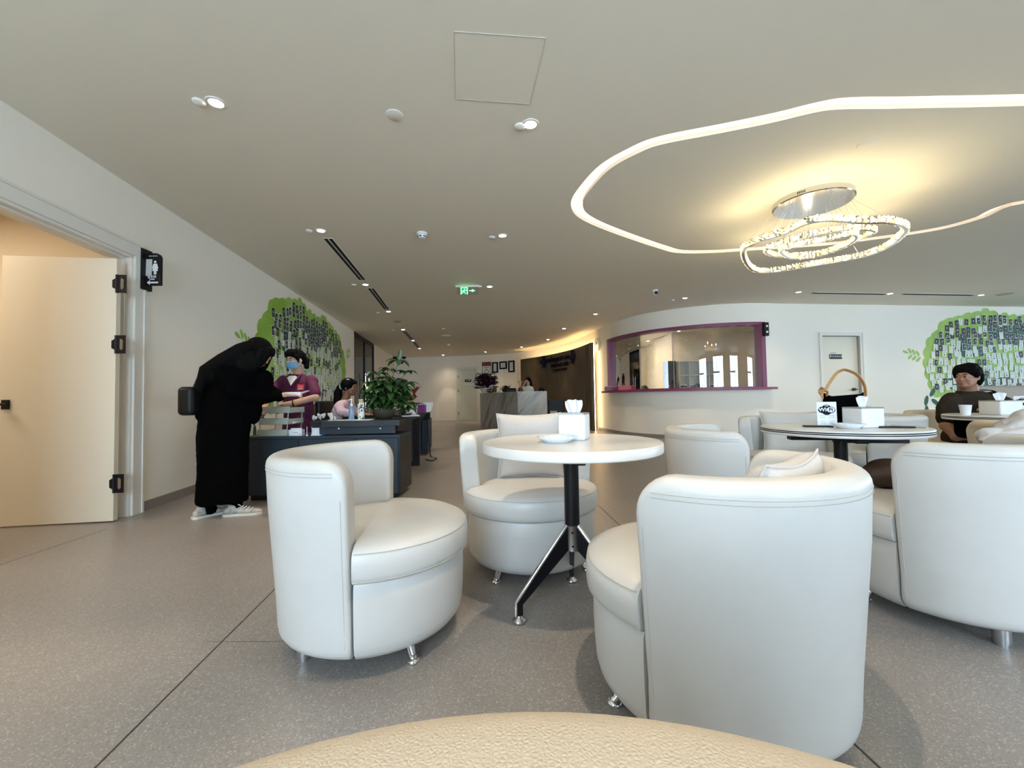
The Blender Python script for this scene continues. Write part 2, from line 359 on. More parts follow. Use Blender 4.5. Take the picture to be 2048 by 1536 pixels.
# back wall and the long curved wall with its service window
BW = [Vector((-5.4, 18.75, 0)), Vector((-2.0, 18.45, 0)), Vector((-.35, 17.8, 0))]
BWs = catmull([Vector((-5.4, 18.72, 0)), Vector((-3.6, 18.62, 0)), Vector((-2.4, 18.42, 0)), Vector((-1.4, 18.2, 0)), Vector((-.35, 17.8, 0))], 4)
mb = MB()
for a, b in zip(BWs[:-1], BWs[1:]): mb.seg(a, b, 0, CE+.1, .15, 1)
struct('wall_back', mb, 'wall_paint')
def bearing(p): return p.x/p.y
WZ0, WZ1 = 1.085, 2.44
k0 = min(range(len(CV)), key=lambda i: abs(bearing(CV[i])-.2335)+(9 if CV[i].y < 10.2 else 0)); k1 = min(range(len(CV)), key=lambda i: abs(CV[i].x-5.29)+(9 if CV[i].y > 9.5 else 0))
mb = MB()
def cseg(mb, i, j, z0, z1, th, off=0):               # follows the curved wall; thickness away from the hall
    pts = []
    for q in range(i, j+1):
        t_ = (CV[min(q+1, len(CV)-1)]-CV[max(q-1, 0)]).normalized(); nn = Vector((-t_.y, t_.x, 0)); pts.append((CV[q]+nn*off, CV[q]+nn*(off+th)))
    m_ = len(pts); vs = []
    for a, b in pts: vs += [(a.x, a.y, z0), (b.x, b.y, z0), (b.x, b.y, z1), (a.x, a.y, z1)]
    fs = [(0, 1, 2, 3), ((m_-1)*4+3, (m_-1)*4+2, (m_-1)*4+1, (m_-1)*4)]
    for q in range(m_-1):
        for e in range(4): fs.append((q*4+e, q*4+4+e, q*4+4+(e+1) % 4, q*4+(e+1) % 4))
    mb.add(vs, fs)
cseg(mb, 0, k0, 0, CE+.1, .16); cseg(mb, k0, k1, 0, WZ0, .16); cseg(mb, k0, k1, WZ1, CE+.1, .16); cseg(mb, k1, len(CV)-1, 0, CE+.1, .16)
struct('wall_curved', mb, 'wall_paint', smooth=30)
# right wall with staff door
RD0, RD1 = 6.60, 7.50
mb = MB(); mb.seg(RW(6.37), RW(RD0), 0, CE+.1, .15, 1); mb.seg(RW(RD0), RW(RD1), 2.16, CE+.1, .15, 1); mb.seg(RW(RD1), RW(EAST+.1), 0, CE+.1, .15, 1); struct('wall_right', mb, 'wall_paint')
mb = MB(); cseg(mb, 44, len(CV)-1, 0, .08, .012, -.012); mb.seg(RW(6.37)-Vector((0, .012)), RW(RD0-.07)-Vector((0, .012)), 0, .08, .012, 1); mb.seg(RW(RD1+.07)-Vector((0, .012)), RW(EAST)-Vector((0, .012)), 0, .08, .012, 1); struct('baseboard_right', mb, 'baseboard_paint')
# window walls behind and to the right of the camera (daylight)
def win_wall(name, a, b, wins, z0, z1):
    a = Vector(a); b = Vector(b); L = (b-a).length; d = (b-a)/L; mb = MB(); s = 0
    for w0, w1 in wins:
        mb.seg(a+d*s, a+d*w0, 0, CE+.1, .2, -1); mb.seg(a+d*w0, a+d*w1, 0, z0, .2, -1); mb.seg(a+d*w0, a+d*w1, z1, CE+.1, .2, -1); s = w1
    mb.seg(a+d*s, b, 0, CE+.1, .2, -1); struct(name, mb, 'wall_paint')
    nrm = Vector((d.y, -d.x)) ; out = []
    for w0, w1 in wins:
        global WN; WN += 1; e = thing('window_%d' % WN, None, None); e['kind'] = 'structure'
        mf = MB(); c = (w1-w0)
        for q in (0, c*.34, c*.62, c-.05): mf.seg(a+d*(w0+q)+nrm*.08, a+d*(w0+q+.05)+nrm*.08, z0, z1, .05, -1)
        mf.seg(a+d*w0+nrm*.08, a+d*w1+nrm*.08, z0, z0+.05, .05, -1); mf.seg(a+d*w0+nrm*.08, a+d*w1+nrm*.08, z1-.05, z1, .05, -1); mf.seg(a+d*w0+nrm*.08, a+d*(w0+c*.62)+nrm*.08, z0+(z1-z0)*.62, z0+(z1-z0)*.62+.08, .05, -1)
        mf.build('window_frame', 'black_metal', e); mg = MB(); mg.seg(a+d*w0+nrm*.10, a+d*w1+nrm*.10, z0, z1, .008, -1); mg.build('pane', 'clear_glass', e)
        l = bpy.data.lights.new('daylight_portal', 'AREA'); l.shape = 'RECTANGLE'; l.size = w1-w0; l.size_y = z1-z0; l.cycles.is_portal = True
        po = bpy.data.objects.new('daylight_portal', l); COL.objects.link(po); c_ = a+d*(w0+w1)/2+nrm*.19; po.location = (c_.x, c_.y, (z0+z1)/2)
        po.rotation_euler = Vector((-nrm.x, -nrm.y, 0)).to_track_quat('-Z', 'Z').to_euler()
WN = 0
win_wall('wall_south', LW(SOUTH), (EAST, SOUTH), [(.2, 2.6), (4.5, 6.9), (8.6, 10.6), (13.0, 14.8)], .60, 2.74)
win_wall('wall_east', (EAST, SOUTH), (EAST, 10.4), [(1.2, 3.2), (4.4, 6.6), (8.0, 10.4)], .80, 2.66)
# ------------------------------------------------------------------ doors
# toilet doorway in the left wall: lining, casing, open leaf
e = tag(thing('door_1', None, None), kind='structure')
mb = MB(); c3 = .02
for y0, y1 in ((DY0-.11, DY0), (DY1, DY1+.115)):
    mb.seg(LW(y0, .0), LW(y1, .0), 0, DTOP+.115, .018, -1)
mb.seg(LW(DY0, .0), LW(DY1, .0), DTOP, DTOP+.115, .018, -1)
for y0, y1 in ((DY0-.11, DY0-.09), (DY1+.095, DY1+.115)): mb.seg(LW(y0), LW(y1), 0, DTOP+.115, .028, -1)
mb.seg(LW(DY0-.11), LW(DY1+.115), DTOP+.095, DTOP+.115, .028, -1)
mb.build('door_casing', 'trim_paint', e)
mb = MB(); mb.seg(LW(DY1-.02), LW(DY1), 0, DTOP, .19, 1); mb.seg(LW(DY0), LW(DY0+.02), 0, DTOP, .19, 1); mb.seg(LW(DY0), LW(DY1), DTOP-.02, DTOP, .19, 1)
mb.seg(LW(DY1-.035, -.05), LW(DY1-.02, -.05), 0, DTOP-.02, .05, 1); mb.seg(LW(DY0, -.05), LW(DY1, -.05), DTOP-.035, DTOP-.02, .05, 1)
mb.build('door_frame', 'trim_paint', e)
hp = Vector((-3.235, 3.40, 0)); ld = (Vector((-4.03, 3.285, 0))-hp).normalized(); lp = Vector((ld.y, -ld.x, 0))   # lp points to the camera
if lp.y > 0: lp = -lp
fr = lambda u, v, d: hp+ld*u+lp*d+Vector((0, 0, v))
mb = MB(); mb.prism([(0, .012), (.81, .012), (.81, 2.15), (0, 2.15)], fr, -.045, 0)
lf = mb.build('door_leaf', 'door_paint', e)
mb = MB()
for z in (.30, 1.30+.03, 1.93):
    for q in (.0,): pass
hg = MB()
for z in (.235, 1.365, 1.865):
    hg.prism([(-.075, z), (-.01, z), (-.01, z+.15), (-.075, z+.15), (-.075, z+.11), (-.055, z+.11), (-.035, z+.125), (-.03, z+.11), (-.03, z+.04), (-.04, z+.025), (-.055, z+.04), (-.055, z+.11-.0001), (-.075, z+.11-.0001)], fr, .002, .006)
    hg.prism([(.004, z+.03), (.028, z+.045), (.028, z+.105), (.004, z+.12)], fr, .001, .006); hg.tube([fr(-.004, z, .004), fr(-.004, z+.15, .004)], .009, 8)
hg.build('hinge', 'black_metal', lf)
mb = MB(); mb.prism([(.735, .925), (.785, .925), (.785, 1.0), (.735, 1.0)], fr, 0, .012); mb.tube([fr(.76, .965, 0), fr(.76, .965, .05)], .009, 8); mb.tube([fr(.72, .965, .05), fr(.80, .965, .05)], .009, 8); mb.tube([fr(.76,.965,.05), fr(.715, .965, .05)], .010, 8)
mb.build('door_handle', 'black_metal', lf)
# room behind the doorway
mb = MB(); mb.box(-6.3, -3.45, 3.74, 3.86, 0, 2.75); mb.box(-6.4, -6.3, 1.2, 3.9, 0, 2.75); mb.box(-6.4, -3.13, 1.2, 1.3, 0, 2.75); mb.prism([(-6.4, 1.2), (LW(1.2).x-.14, 1.2), (LW(3.9).x-.14, 3.9), (-6.4, 3.9)], lambda u, v, d: Vector((u, v, d)), 2.72, 2.8)
struct('wall_toilet', mb, 'room_warm')
area((-4.7, 2.5, 2.66), .6, 17, (1, .84, .66))
# glazed partition in the left wall
e = tag(thing('door_2', None, None), kind='structure')
mb = MB(); fz = CE
for y0, y1 in ((GY0, GY0+.07), ((GY0+GY1)/2-.02, (GY0+GY1)/2+.02), (GY1-.06, GY1)): mb.seg(LW(y0), LW(y1), 0, fz, .07, 1)
mb.seg(LW(GY0), LW(GY1), fz-.10, fz, .07, 1); mb.seg(LW(GY0), LW(GY1), 0, .07, .07, 1); mb.build('door_frame', 'black_metal', e)
mb = MB(); mb.seg(LW(GY0, -.03), LW(GY1, -.03), .07, fz-.1, .012, 1); mb.build('pane', 'dark_glass', e)
mb = MB()
for y in (12.45, 12.95): mb.tube([(LW(y).x+.06, y, .55), (LW(y).x+.06, y, 1.75)], .016, 8); mb.tube([(LW(y).x-.03, y, 1.55), (LW(y).x+.06, y, 1.55)], .01, 8); mb.tube([(LW(y).x-.03, y, .75), (LW(y).x+.06, y, .75)], .01, 8)
mb.build('door_handle', 'chrome', e)
mb = MB(); mb.box(-9, -8.9, 11, 14.4, 0, 3); mb.box(-9, -4.42, 10.9, 11, 0, 3); mb.box(-9, -4.86, 14.4, 14.5, 0, 3); mb.box(-9, -4.42, 11, 14.4, 2.95, 3); struct('wall_glazed_room', mb, 'grey_fabric')
mb = MB(); t = thing('linear_ceiling_light', 'long white strip lamp seen behind the dark glass doors', 'ceiling light', (-6, 12.6, 2.9)); mb.box(-.1, .1, -1.3, 1.3, -.05, .0); mb.build('light_diffuser', 'lamp_glow', t)

def simple_door(n, fr, w, h, hinge_left, lining=.10, glassy=None, face='door_paint'):      # fr(u,v,d): u along wall, d toward hall
    e = tag(thing('door_%d' % n, None, None), kind='structure')
    mb = MB()
    for a, b, c, d in ((-.07, 0, 0, h+.07), (w, w+.07, 0, h+.07), (0, w, h, h+.07)): mb.prism([(a, c), (b, c), (b, d), (a, d)], fr, -lining, .02)
    for a, b, c, d in ((-.07, -.05, 0, h+.07), (w+.05, w+.07, 0, h+.07), (-.07, w+.07, h+.05, h+.07)): mb.prism([(a, c), (b, c), (b, d), (a, d)], fr, .02, .032)
    mb.build('door_frame', 'trim_paint', e)
    mb = MB(); mb.prism([(.004, .01), (w-.004, .01), (w-.004, h-.004), (.004, h-.004)], fr, -lining, -lining+.045); lf = mb.build('door_leaf', face, e)
    mb = MB(); hx = .01 if hinge_left else w-.01
    for z in (.25, h*.55, h-.4): mb.tube([fr(hx, z, -lining+.05), fr(hx, z+.12, -lining+.05)], .012, 8)
    mb.build('hinge', 'black_metal', lf); return e, lf
# right staff door, deep-set
frR = lambda u, v, d: Vector((*(RW(RD0)+RD.xy*u), v))+Vector((RD.y, -RD.x, 0))*d
e, lf = simple_door(3, frR, (RD1-RD0)/RD.x, 2.16, True)
DWr = (RD1-RD0)/RD.x
mb = MB(); mb.prism([(.74, .98), (.80, .98), (.80, 1.04), (.74, 1.04)], frR, -.055, -.03); mb.tube([frR(.78, 1.01, -.03), frR(.78, 1.01, .02)], .011, 8); mb.tube([frR(.66, 1.0, .02), frR(.79, 1.01, .02)], .011, 8)
mb.build('door_handle', 'black_metal', lf)
mb = MB(); c = .37; z = 1.72
mb.prism([(c-.15, z-.05), (c+.15, z-.05), (c+.15, z+.05), (c-.15, z+.05)], frR, -.055, -.045, m=0); put_text(mb, '护士长办公室', .052, frR, c+.01, z+.002, -.0445, m=1); put_text(mb, '护士长办公室', .022, frR, c-.05, z+.075, -.0545, m=0)
mb.prism([(c-.142, z-.045), (c-.138, z-.045), (c-.138, z+.045), (c-.142, z+.045)], frR, -.0455, -.0445, m=1)
tag(mb.build('door_sign', ['black_plastic', 'paper']), 'small black sign with white characters on the staff door behind the handbag', 'sign')
# far back door, greenish white
bq = Vector((-2.36, 18.31, 0)); bd = Vector((1, -.17, 0)).normalized()
frB = lambda u, v, d: bq+bd*u+Vector((0, 0, v))+Vector((bd.y, -bd.x, 0))*d
e, lf = simple_door(4, frB, .80, 2.25, True, lining=.0, face='tray_grey')
lf.data.materials[0] = mat('door_pale_green', (.66, .70, .60), .35)
mb = MB()
def pill(cx, cz, w, h, n=8): return [(cx+w/2-h/2+h/2*math.cos(a), cz+h/2*math.sin(a)) for a in [(-PI/2+PI*i/n) for i in range(n+1)]]+[(cx-w/2+h/2+h/2*math.cos(a), cz+h/2*math.sin(a)) for a in [(PI/2+PI*i/n) for i in range(n+1)]]
mb.prism(pill(.46, 1.73, .30, .11), frB, .05, .06, m=0); mb.prism([(.52+.035*math.cos(a*PI/6), 1.745+.035*math.sin(a*PI/6)) for a in range(12)], frB, .06, .064, m=1); put_text(mb, '103', .07, frB, .40, 1.73, .062, m=1)
tag(mb.build('door_sign', ['black_plastic', 'paper']), 'black pill-shaped room plate on the far pale green door', 'sign')
mb = MB(); mb.prism([(.32, 1.53), (.60, 1.53), (.60, 1.63), (.32, 1.63)], frB, .05, .055, m=0); put_text(mb, '------ ---', .045, frB, .46, 1.58, .056, m=1)
tag(mb.build('paper_notice', ['paper', 'leather_seam']), 'white paper notice under the black plate of the far door', 'notice')

# ------------------------------------------------------------------ floor joints
mb = MB()
def joint(mb, a, b, w=.0035):
    a = Vector(a[:2]); b = Vector(b[:2]); d = (b-a).normalized(); n_ = Vector((-d.y, d.x))*w
    mb.add([(*(a-n_), .0006), (*(b-n_), .0006), (*(b+n_), .0006), (*(a+n_), .0006)], [(0, 1, 2, 3)])
A = az(190, 1536, 0); B = az(548, 1180, 0); dd = (B-A).normalized(); joint(mb, A-dd*2, B+dd*16)
A = az(0, 1130, 0); B = az(215, 1058, 0); dd = (B-A).normalized(); joint(mb, A-dd*2, B)
A = az(1185, 1000, 0); B = az(1225, 1053, 0); C2 = az(1760, 1536, 0); joint(mb, A+(A-C2).normalized()*9, C2+(C2-A).normalized()*2.5)
for y in (az(900, 916, 0).y, 12.5): joint(mb, (LW(y).x+.1, y+.05), (2.3, y-.4), .005)
A = az(540, 1282, 0); joint(mb, A-Vector((.25, .0, 0)), A+Vector((.25, -.01, 0)), .001)
struct('trim_1', mb, 'joint_dark')

# ------------------------------------------------------------------ ceiling fittings
mb = MB(); q = [az(*p, CE) for p in [(908, 62), (1092, 75), (1060, 208), (910, 197)]]; zc = CE-.004; cen = sum(q, Vector())/4
def ring4(q, k): return [cen+(p-cen)*k for p in q]
o1 = ring4(q, 1.0); o2 = ring4(q, .99); mb.add([(p.x, p.y, zc) for p in o1]+[(p.x, p.y, zc) for p in o2]+[(p.x, p.y, CE+.0005) for p in o1]+[(p.x, p.y, CE+.0005) for p in o2], [(i, (i+1) % 4, 4+(i+1) % 4, 4+i) for i in range(4)]+[(i, 8+i, 8+(i+1) % 4, (i+1) % 4) for i in range(4)]+[(4+i, 4+(i+1) % 4, 12+(i+1) % 4, 12+i) for i in range(4)])
t = thing('access_hatch', 'square access hatch in the ceiling above the table with a tissue box', 'hatch', (cen.x, cen.y, CE)); mb.build('hatch_frame', 'leather_seam', t, world=True)
mb = MB(); mb.add([(p.x, p.y, CE-.0025) for p in o2], [(0, 1, 2, 3)]); mb.build('hatch_panel', 'ceiling_paint', t, world=True)
# recessed downlights: housing ring, lamp, and the plain sensor disc beside most of them
def make_down(label):
    t = thing('downlight', label, 'downlight', (0, 0, CE), group='round recessed downlights')
    mb = MB(); mb.lathe([(.040, -.001), (.042, -.006), (.056, -.006), (.060, 0), (.058, .0)], n=24); mb.build('bezel', 'trim_paint', t, smooth=40)
    mb = MB(); mb.lathe([(0, -.0035), (.040, -.0035)], n=24); mb.build('lamp', 'lamp_glow', t)
    return t
DL = [((432,205),'glowing downlight nearest the left doorway, leftmost on the near ceiling'), ((1061,248),'glowing downlight just beyond the square access hatch'), ((642,461),'glowing downlight before the near end of the double slot vent'),
      ((1005,471),'glowing downlight right of the white smoke detector'), ((731,569),'glowing downlight between the two double slot vents on the left'), ((777,623),'glowing downlight at the far end of the second left slot vent'),
      ((806,659),'far left downlight at the start of the short double vent'), ((826,681),'far left downlight in the middle of the short double vent'), ((839,697),'far left downlight at the end of the short double vent'),
      ((979,573),'glowing downlight just right of the green exit sign'), ((1370,596),'glowing downlight above the pharmacy window near the camera'), ((1191,628),'glowing downlight in front of the curved wall near the wall clock'),
      ((1128,657),'glowing downlight above the wood panel lettering'), ((1096,679),'small downlight over the marble counter'), ((1043,694),'small downlight near the start of the wood panel'),
      ((971,704),'small downlight over the framed certificates'), ((886,710),'small downlight farthest back near the far wall'), ((1597,584),'downlight left of the right-hand linear vents'),
      ((1780,587),'downlight between the two right-hand linear vents'), ((1962,590),'downlight at the far right end of the linear vents')]
d0 = None
for i, (p, lb) in enumerate(DL):
    w = az(*p, CE)
    if d0 is None: d0 = make_down(lb); d0.location = (w.x, w.y, CE); c_ = d0
    else: c_ = dup(d0, (w.x, w.y, CE), 0, lb)
    spot((w.x, w.y, CE-.01), DOWN_W)
for p in [(.42, .85), (-1.6, .55), (2.9, .9), (4.6, 1.2), (2.2, -.9)]:
    dup(d0, (p[0], p[1], CE), 0, 'unseen downlight over the seats %s' % ['behind the near chairs', 'by the left doorway', 'under the right of the cove', 'far right of the camera', 'behind the camera'][[.42, -1.6, 2.9, 4.6, 2.2].index(p[0])]); spot((p[0], p[1], CE-.01), DOWN_W)
sd = None
for p, lb in [((398,203),'left of the leftmost near downlight'), ((1040,252),'beside the downlight beyond the access hatch'), ((618,461),'left of the downlight before the long slot vent'), ((984,474),'left of the downlight near the smoke detector'),
          ((708,569),'left of the downlight between the slot vents'), ((756,625),'left of the downlight ending the second slot vent'), ((785,660),'left of the far downlight starting the short vent'), ((1345,600),'left of the downlight above the pharmacy window')]:
    w = az(*p, CE)
    if sd is None:
        mb = MB(); mb.lathe([(.038, 0), (.036, -.012), (.02, -.02), (0, -.022)], n=20); sd = mb.build('ceiling_emergency_spot', 'trim_paint', smooth=50); tag(sd, 'small unlit white ceiling disc '+lb, 'ceiling disc', 'unlit white discs beside downlights'); sd.location = w
    else: dup(sd, w, 0, 'small unlit white ceiling disc '+lb)
def disc(p, r, h, name, label, cat, m='trim_paint'):
    w = az(*p, CE); mb = MB(); mb.lathe([(r, 0), (r, -h*.6), (r*.93, -h), (0, -h)], n=28); o = tag(mb.build(name, m, smooth=40), label, cat); o.location = w; return o
disc((789, 230), .057, .006, 'ceiling_speaker', 'flush round ceiling cover left of the access hatch', 'ceiling speaker')
disc((1732, 289), .060, .006, 'ceiling_speaker', 'flush round ceiling cover inside the cove loop above the chandelier', 'ceiling speaker', 'ceiling_paint')
disc((795, 643), .09, .01, 'ceiling_speaker', 'flush dark round cover beside the left slot vents', 'ceiling speaker', 'baseboard_paint')
disc((892, 671), .14, .02, 'ceiling_light_panel', 'far round white ceiling fitting above the corridor', 'ceiling light')
disc((897, 688), .06, .06, 'smoke_detector', 'small far smoke detector near the end of the corridor', 'smoke detector')
disc((887, 657), .05, .02, 'smoke_detector', 'tiny flat detector in front of the far round white fitting', 'smoke detector')
t = thing('smoke_detector', 'white domed smoke detector in the middle of the ceiling left of the downlight', 'smoke detector', az(844, 466, CE))
mb = MB(); mb.lathe([(.058, 0), (.058, -.018), (.05, -.024), (0, -.024)], n=24); mb.build('base', 'white_plastic', t, smooth=40)
mb = MB(); mb.lathe([(.048, -.022), (.040, -.058), (.030, -.062), (0, -.062)], n=24); mb.build('dome', 'white_plastic', t, smooth=40)
mb = MB()
for k in range(6):
    a = k*PI/3+.3; mb.T = Matrix.Rotation(a, 4, 'Z'); mb.box(.038, .0475, -.013, .013, -.050, -.040)
mb.build('vent_slot', 'dark_slot', t)
# slot vents
def vent(A, B, w, label, slots=2, name='slot_vent'):
    A = Vector(A[:2]); B = Vector(B[:2]); d = (B-A).normalized(); L = (B-A).length; fr = lambda u, v, z: Vector((A.x+d.x*u-d.y*v, A.y+d.y*u+d.x*v, CE-z))
    t = thing(name, label, 'ceiling vent', (A.x, A.y, CE)); mb = MB()
    ws = [-w/2, w/2] if slots == 1 else [-w/2, 0, w/2]
    for v in ws: mb.prism([(0, v-.006), (L, v-.006), (L, v+.006), (0, v+.006)], fr, 0, .005)
    for u in (0, L-.01): mb.prism([(u, -w/2), (u+.01, -w/2), (u+.01, w/2), (u, w/2)], fr, 0, .005)
    mb.build('frame', 'trim_paint', t, world=True); mb = MB()
    if slots == 1: rr = [(-w/2+.006, w/2-.006)]
    else: rr = [(-w/2+.006, -.006), (.006, w/2-.006)]
    for v0, v1 in rr: mb.prism([(.01, v0), (L-.01, v0), (L-.01, v1), (.01, v1)], fr, .0, .002)
    mb.build('slot', 'dark_slot', t, world=True)
vent(az(655, 476, CE), az(725, 560, CE), .11, 'long double slot vent in the ceiling starting nearest on the left')
vent(az(741, 576, CE), az(774, 619, CE), .11, 'second double slot vent in line beyond the long one')
vent(az(808, 662, CE), az(824, 679, CE), .11, 'third short double slot vent toward the far wall'); vent(az(828, 684, CE), az(837, 695, CE), .11, 'farthest short double slot vent on the left')
vent(az(1622, 586, CE), az(1772, 588.5, CE), .11, 'left linear vent in the ceiling before the right wall', 1); vent(az(1803, 588, CE), az(1947, 590.5, CE), .11, 'right linear vent in the ceiling before the right wall', 1)
w = az(2010, 588, CE); disc((2010, 588), .13, .008, 'ceiling_speaker', 'dark flush round cover at the far right of the ceiling', 'ceiling speaker', 'leather_seam')
mb = MB(); q = [az(*p, CE) for p in [(884, 637), (926, 637), (928, 640), (884, 640)]]
# dome camera
t = thing('security_camera', 'small white ceiling camera with a black lens near the pharmacy window', 'camera', az(1310, 580, CE))
mb = MB(); mb.lathe([(.05, 0), (.05, -.03), (.045, -.035), (0, -.035)], n=20); mb.ball((0, -.01, -.06), (.045, .05, .04)); mb.build('housing', 'white_plastic', t, smooth=60)
mb = MB(); mb.lathe([(0, .0), (.030, 0), (.030, .02), (0, .02)], n=16); mb.T = Matrix.Identity(4); b_ = mb.build('lens', 'black_plastic', t); b_.rotation_euler = (math.radians(105), 0, 0); b_.location = (0, -.05, -.06)
for i, p in enumerate([(790, 715.5), (808, 715.5)]):
    t = thing('security_camera', ['left','right'][i]+' of two tiny dark domes on the far left corner of the ceiling', 'camera', az(p[0], p[1]-2, CE)); mb = MB(); mb.lathe([(.09, 0), (.09, -.03), (.07, -.08), (0, -.11)], n=16); mb.build('dome', 'black_plastic', t, smooth=60)
# exit sign
P0 = az(935, 571, CE); t = thing('exit_sign', 'hanging green running-man exit sign with a right arrow', 'exit sign', (P0.x, P0.y, CE))
fx = lambda u, v, d: Vector((u, -d, v))
mb = MB(); mb.rbox(-.20, .20, -.02, .02, -.030, 0, .004); mb.rbox(.185, .235, -.014, .014, -.034, -.008, .004); mb.build('housing', 'trim_paint', t)
mb = MB(); mb.prism([(-.175, -.155), (.185, -.155), (.185, -.03), (-.175, -.03)], fx, -.004, .004); mb.build('panel', 'clear_glass', t)
mb = MB()
def R_(mb, u0, u1, v0, v1, d0=.005, d1=.007, m=0): mb.prism([(u0, v0), (u1, v0), (u1, v1), (u0, v1)], fx, d0, d1, m)
R_(mb, -.115, .005, -.15, -.035, m=1)
for a in ((-.115, .005, -.045, -.035), (-.115, -.098, -.15, -.035), (-.012, .005, -.15, -.035)): R_(mb, *a, d0=.007, d1=.009)
mb.ball((-.048, -.008, -.062), (.009, .003, .009), n=8)
def stick(a, b, r=.0065): mb.tube([fx(*a, .008), fx(*b, .008)], r, 6)
for a, b in (((-.052, -.075), (-.062, -.105)), ((-.052, -.078), (-.030, -.09)), ((-.054, -.078), (-.078, -.086)), ((-.062, -.105), (-.042, -.120)), ((-.042, -.120), (-.034, -.145)), ((-.062, -.105), (-.078, -.122)), ((-.078, -.122), (-.098, -.124)), ((-.030, -.09), (-.022, -.075)), ((-.078, -.086), (-.084, -.102))): stick(a, b)
R_(mb, .03, .085, -.095, -.082); mb.prism([(.070, -.115), (.128, -.089), (.070, -.062), (.086, -.089)], fx, .005, .007)
mb.build('pictogram', ['exit_glow', 'exit_dark'], t)

# ------------------------------------------------------------------ chandelier
CC = Vector((2.97, 4.03, CE)); t = thing('chandelier', 'crystal chandelier of nested glowing rings under a round chrome plate', 'chandelier', CC)
mb = MB(); mb.lathe([(.335, 0), (.335, -.045), (.325, -.052), (0, -.052)], n=56); mb.build('canopy', 'chrome', t, smooth=35)
mb = MB()
for k in range(5): a = math.radians(215+k*2.4); mb.T = Matrix.Rotation(a, 4, 'Z'); mb.box(.334, .337, -.003, .003, -.035, -.015)
mb.T = Matrix.Identity(4); mb.build('vent_slot', 'dark_slot', t)
ZR = 2.44
def ringpts(P, z): return ccat([az(px, py, z+dz) for px, py, dz in P], 7)
R1 = ringpts([(1487,497,.02),(1520,478,.03),(1570,462,.02),(1620,440,.0),(1665,436,.03),(1720,440,.03),(1775,440,.0),(1810,450,.0),(1806,465,.0),(1775,490,.0),(1730,508,0),(1680,518,-.02),(1620,528,-.02),(1560,538,0),(1520,541,.02),(1496,528,.03)], ZR-.03)
R2 = ringpts([(1532,497,0),(1570,482,0),(1640,463,.02),(1700,455,.02),(1745,457,0),(1740,466,0),(1690,488,0),(1640,505,0),(1580,510,0),(1545,508,0)], ZR)
R3 = ringpts([(1562,498,0),(1600,487,0),(1650,478,0),(1695,467,0),(1712,468,0),(1705,480,0),(1670,498,0),(1620,512,0),(1580,512,0)], ZR-.04)
rnd = random.Random(3)
for ri, (R, hh, w) in enumerate(((R1, .062, .028), (R2, .05, .022), (R3, .05, .022))):
    n = len(R); band = MB(); cen = sum(R, Vector())/n; vs = []
    for p in R:
        o_ = (p-cen); o_.z = 0; o_.normalize()
        for q, z in ((-w/2, -hh/2), (w/2, -hh/2), (w/2, hh/2), (-w/2, hh/2)): vs.append(p+o_*q+Vector((0, 0, z)))
    band.add(vs, [(i*4+k, i*4+(k+1) % 4, ((i+1) % n)*4+(k+1) % 4, ((i+1) % n)*4+k) for i in range(n) for k in range(4)])
    rg = band.build('ring_frame', 'chrome', t, world=True)
    cr = MB()
    for i in range(n):
        a = R[i]; b = R[(i+1) % n]; L = (b-a).length; m_ = max(2, int(L/.011))
        for k in range(m_):
            p = a.lerp(b, (k+rnd.random())/m_); o_ = p-cen; o_.z = 0; o_.normalize()
            for z in (-.30, 0, .30):
              for sd_ in (-1, 1):
                c_ = p+o_*sd_*(w/2+.007)+Vector((0, 0, z*hh+rnd.uniform(-.005, .005))); r_ = rnd.uniform(.0055, .0095)
                cr.add([c_+Vector(q)*r_ for q in ((1,0,0),(-1,0,0),(0,1,0),(0,-1,0),(0,0,1.2),(0,0,-1.2))], [(0,2,4),(2,1,4),(1,3,4),(3,0,4),(2,0,5),(1,2,5),(3,1,5),(0,3,5)], m=(1 if rnd.random() < .25 else (2 if rnd.random() < .25 else 0)))
    cr.build('crystals', ['crystal_glow', 'crystal_white', 'clear_glass'], rg, world=True)
    ca = MB()
    for k in range(0, n, n//6):
        a = R[k]; q = CC+(Vector((a.x, a.y, CE))-CC).normalized()*(.30-.07*ri); ca.tube([a+Vector((0, 0, hh/2)), (q.x, q.y, CE-.05)], .0012, 5)
    ca.build('suspension_wire', 'steel', t, world=True)
for k in range(8):
    p = R1[k*len(R1)//8]; l = bpy.data.lights.new('chandelier_bulb', 'POINT'); l.energy = 1.9; l.color = (1, .82, .50); l.shadow_soft_size = .02; o = bpy.data.objects.new('chandelier_bulb', l); COL.objects.link(o); o.location = (p.x, p.y, p.z+.075)

# ------------------------------------------------------------------ toilet sign on the left wall
sp = LW(3.70); t = thing('toilet_sign', 'black blade sign with a white woman symbol beside the left doorway', 'sign', (sp.x, sp.y, 2.14))
fs = lambda u, v, d: Vector((u, -d, v))
mb = MB(); mb.box(-.0, .035, -.055, .055, -.175, .19); mb.build('wall_bracket', 'black_plastic', t)
mb = MB(); w = .165; poly = [(.01, -.135), (w, -.135), (w, .11)]+[(w-.045+.045*math.cos(a), .11+.045*math.sin(a)) for a in (PI/8, PI/4, 3*PI/8, PI/2)]+[(.01, .155)]
mb.prism(poly, fs, -.012, .012, m=0)
q = lambda pts, d0=.012, d1=.0145, m=1: mb.prism(pts, fs, d0, d1, m)
q([(.035, -.05), (.088, -.045), (.092, .10), (.038, .10)], m=2)
q([(.118+.011*math.cos(a*PI/6), .076+.011*math.sin(a*PI/6)) for a in range(12)])
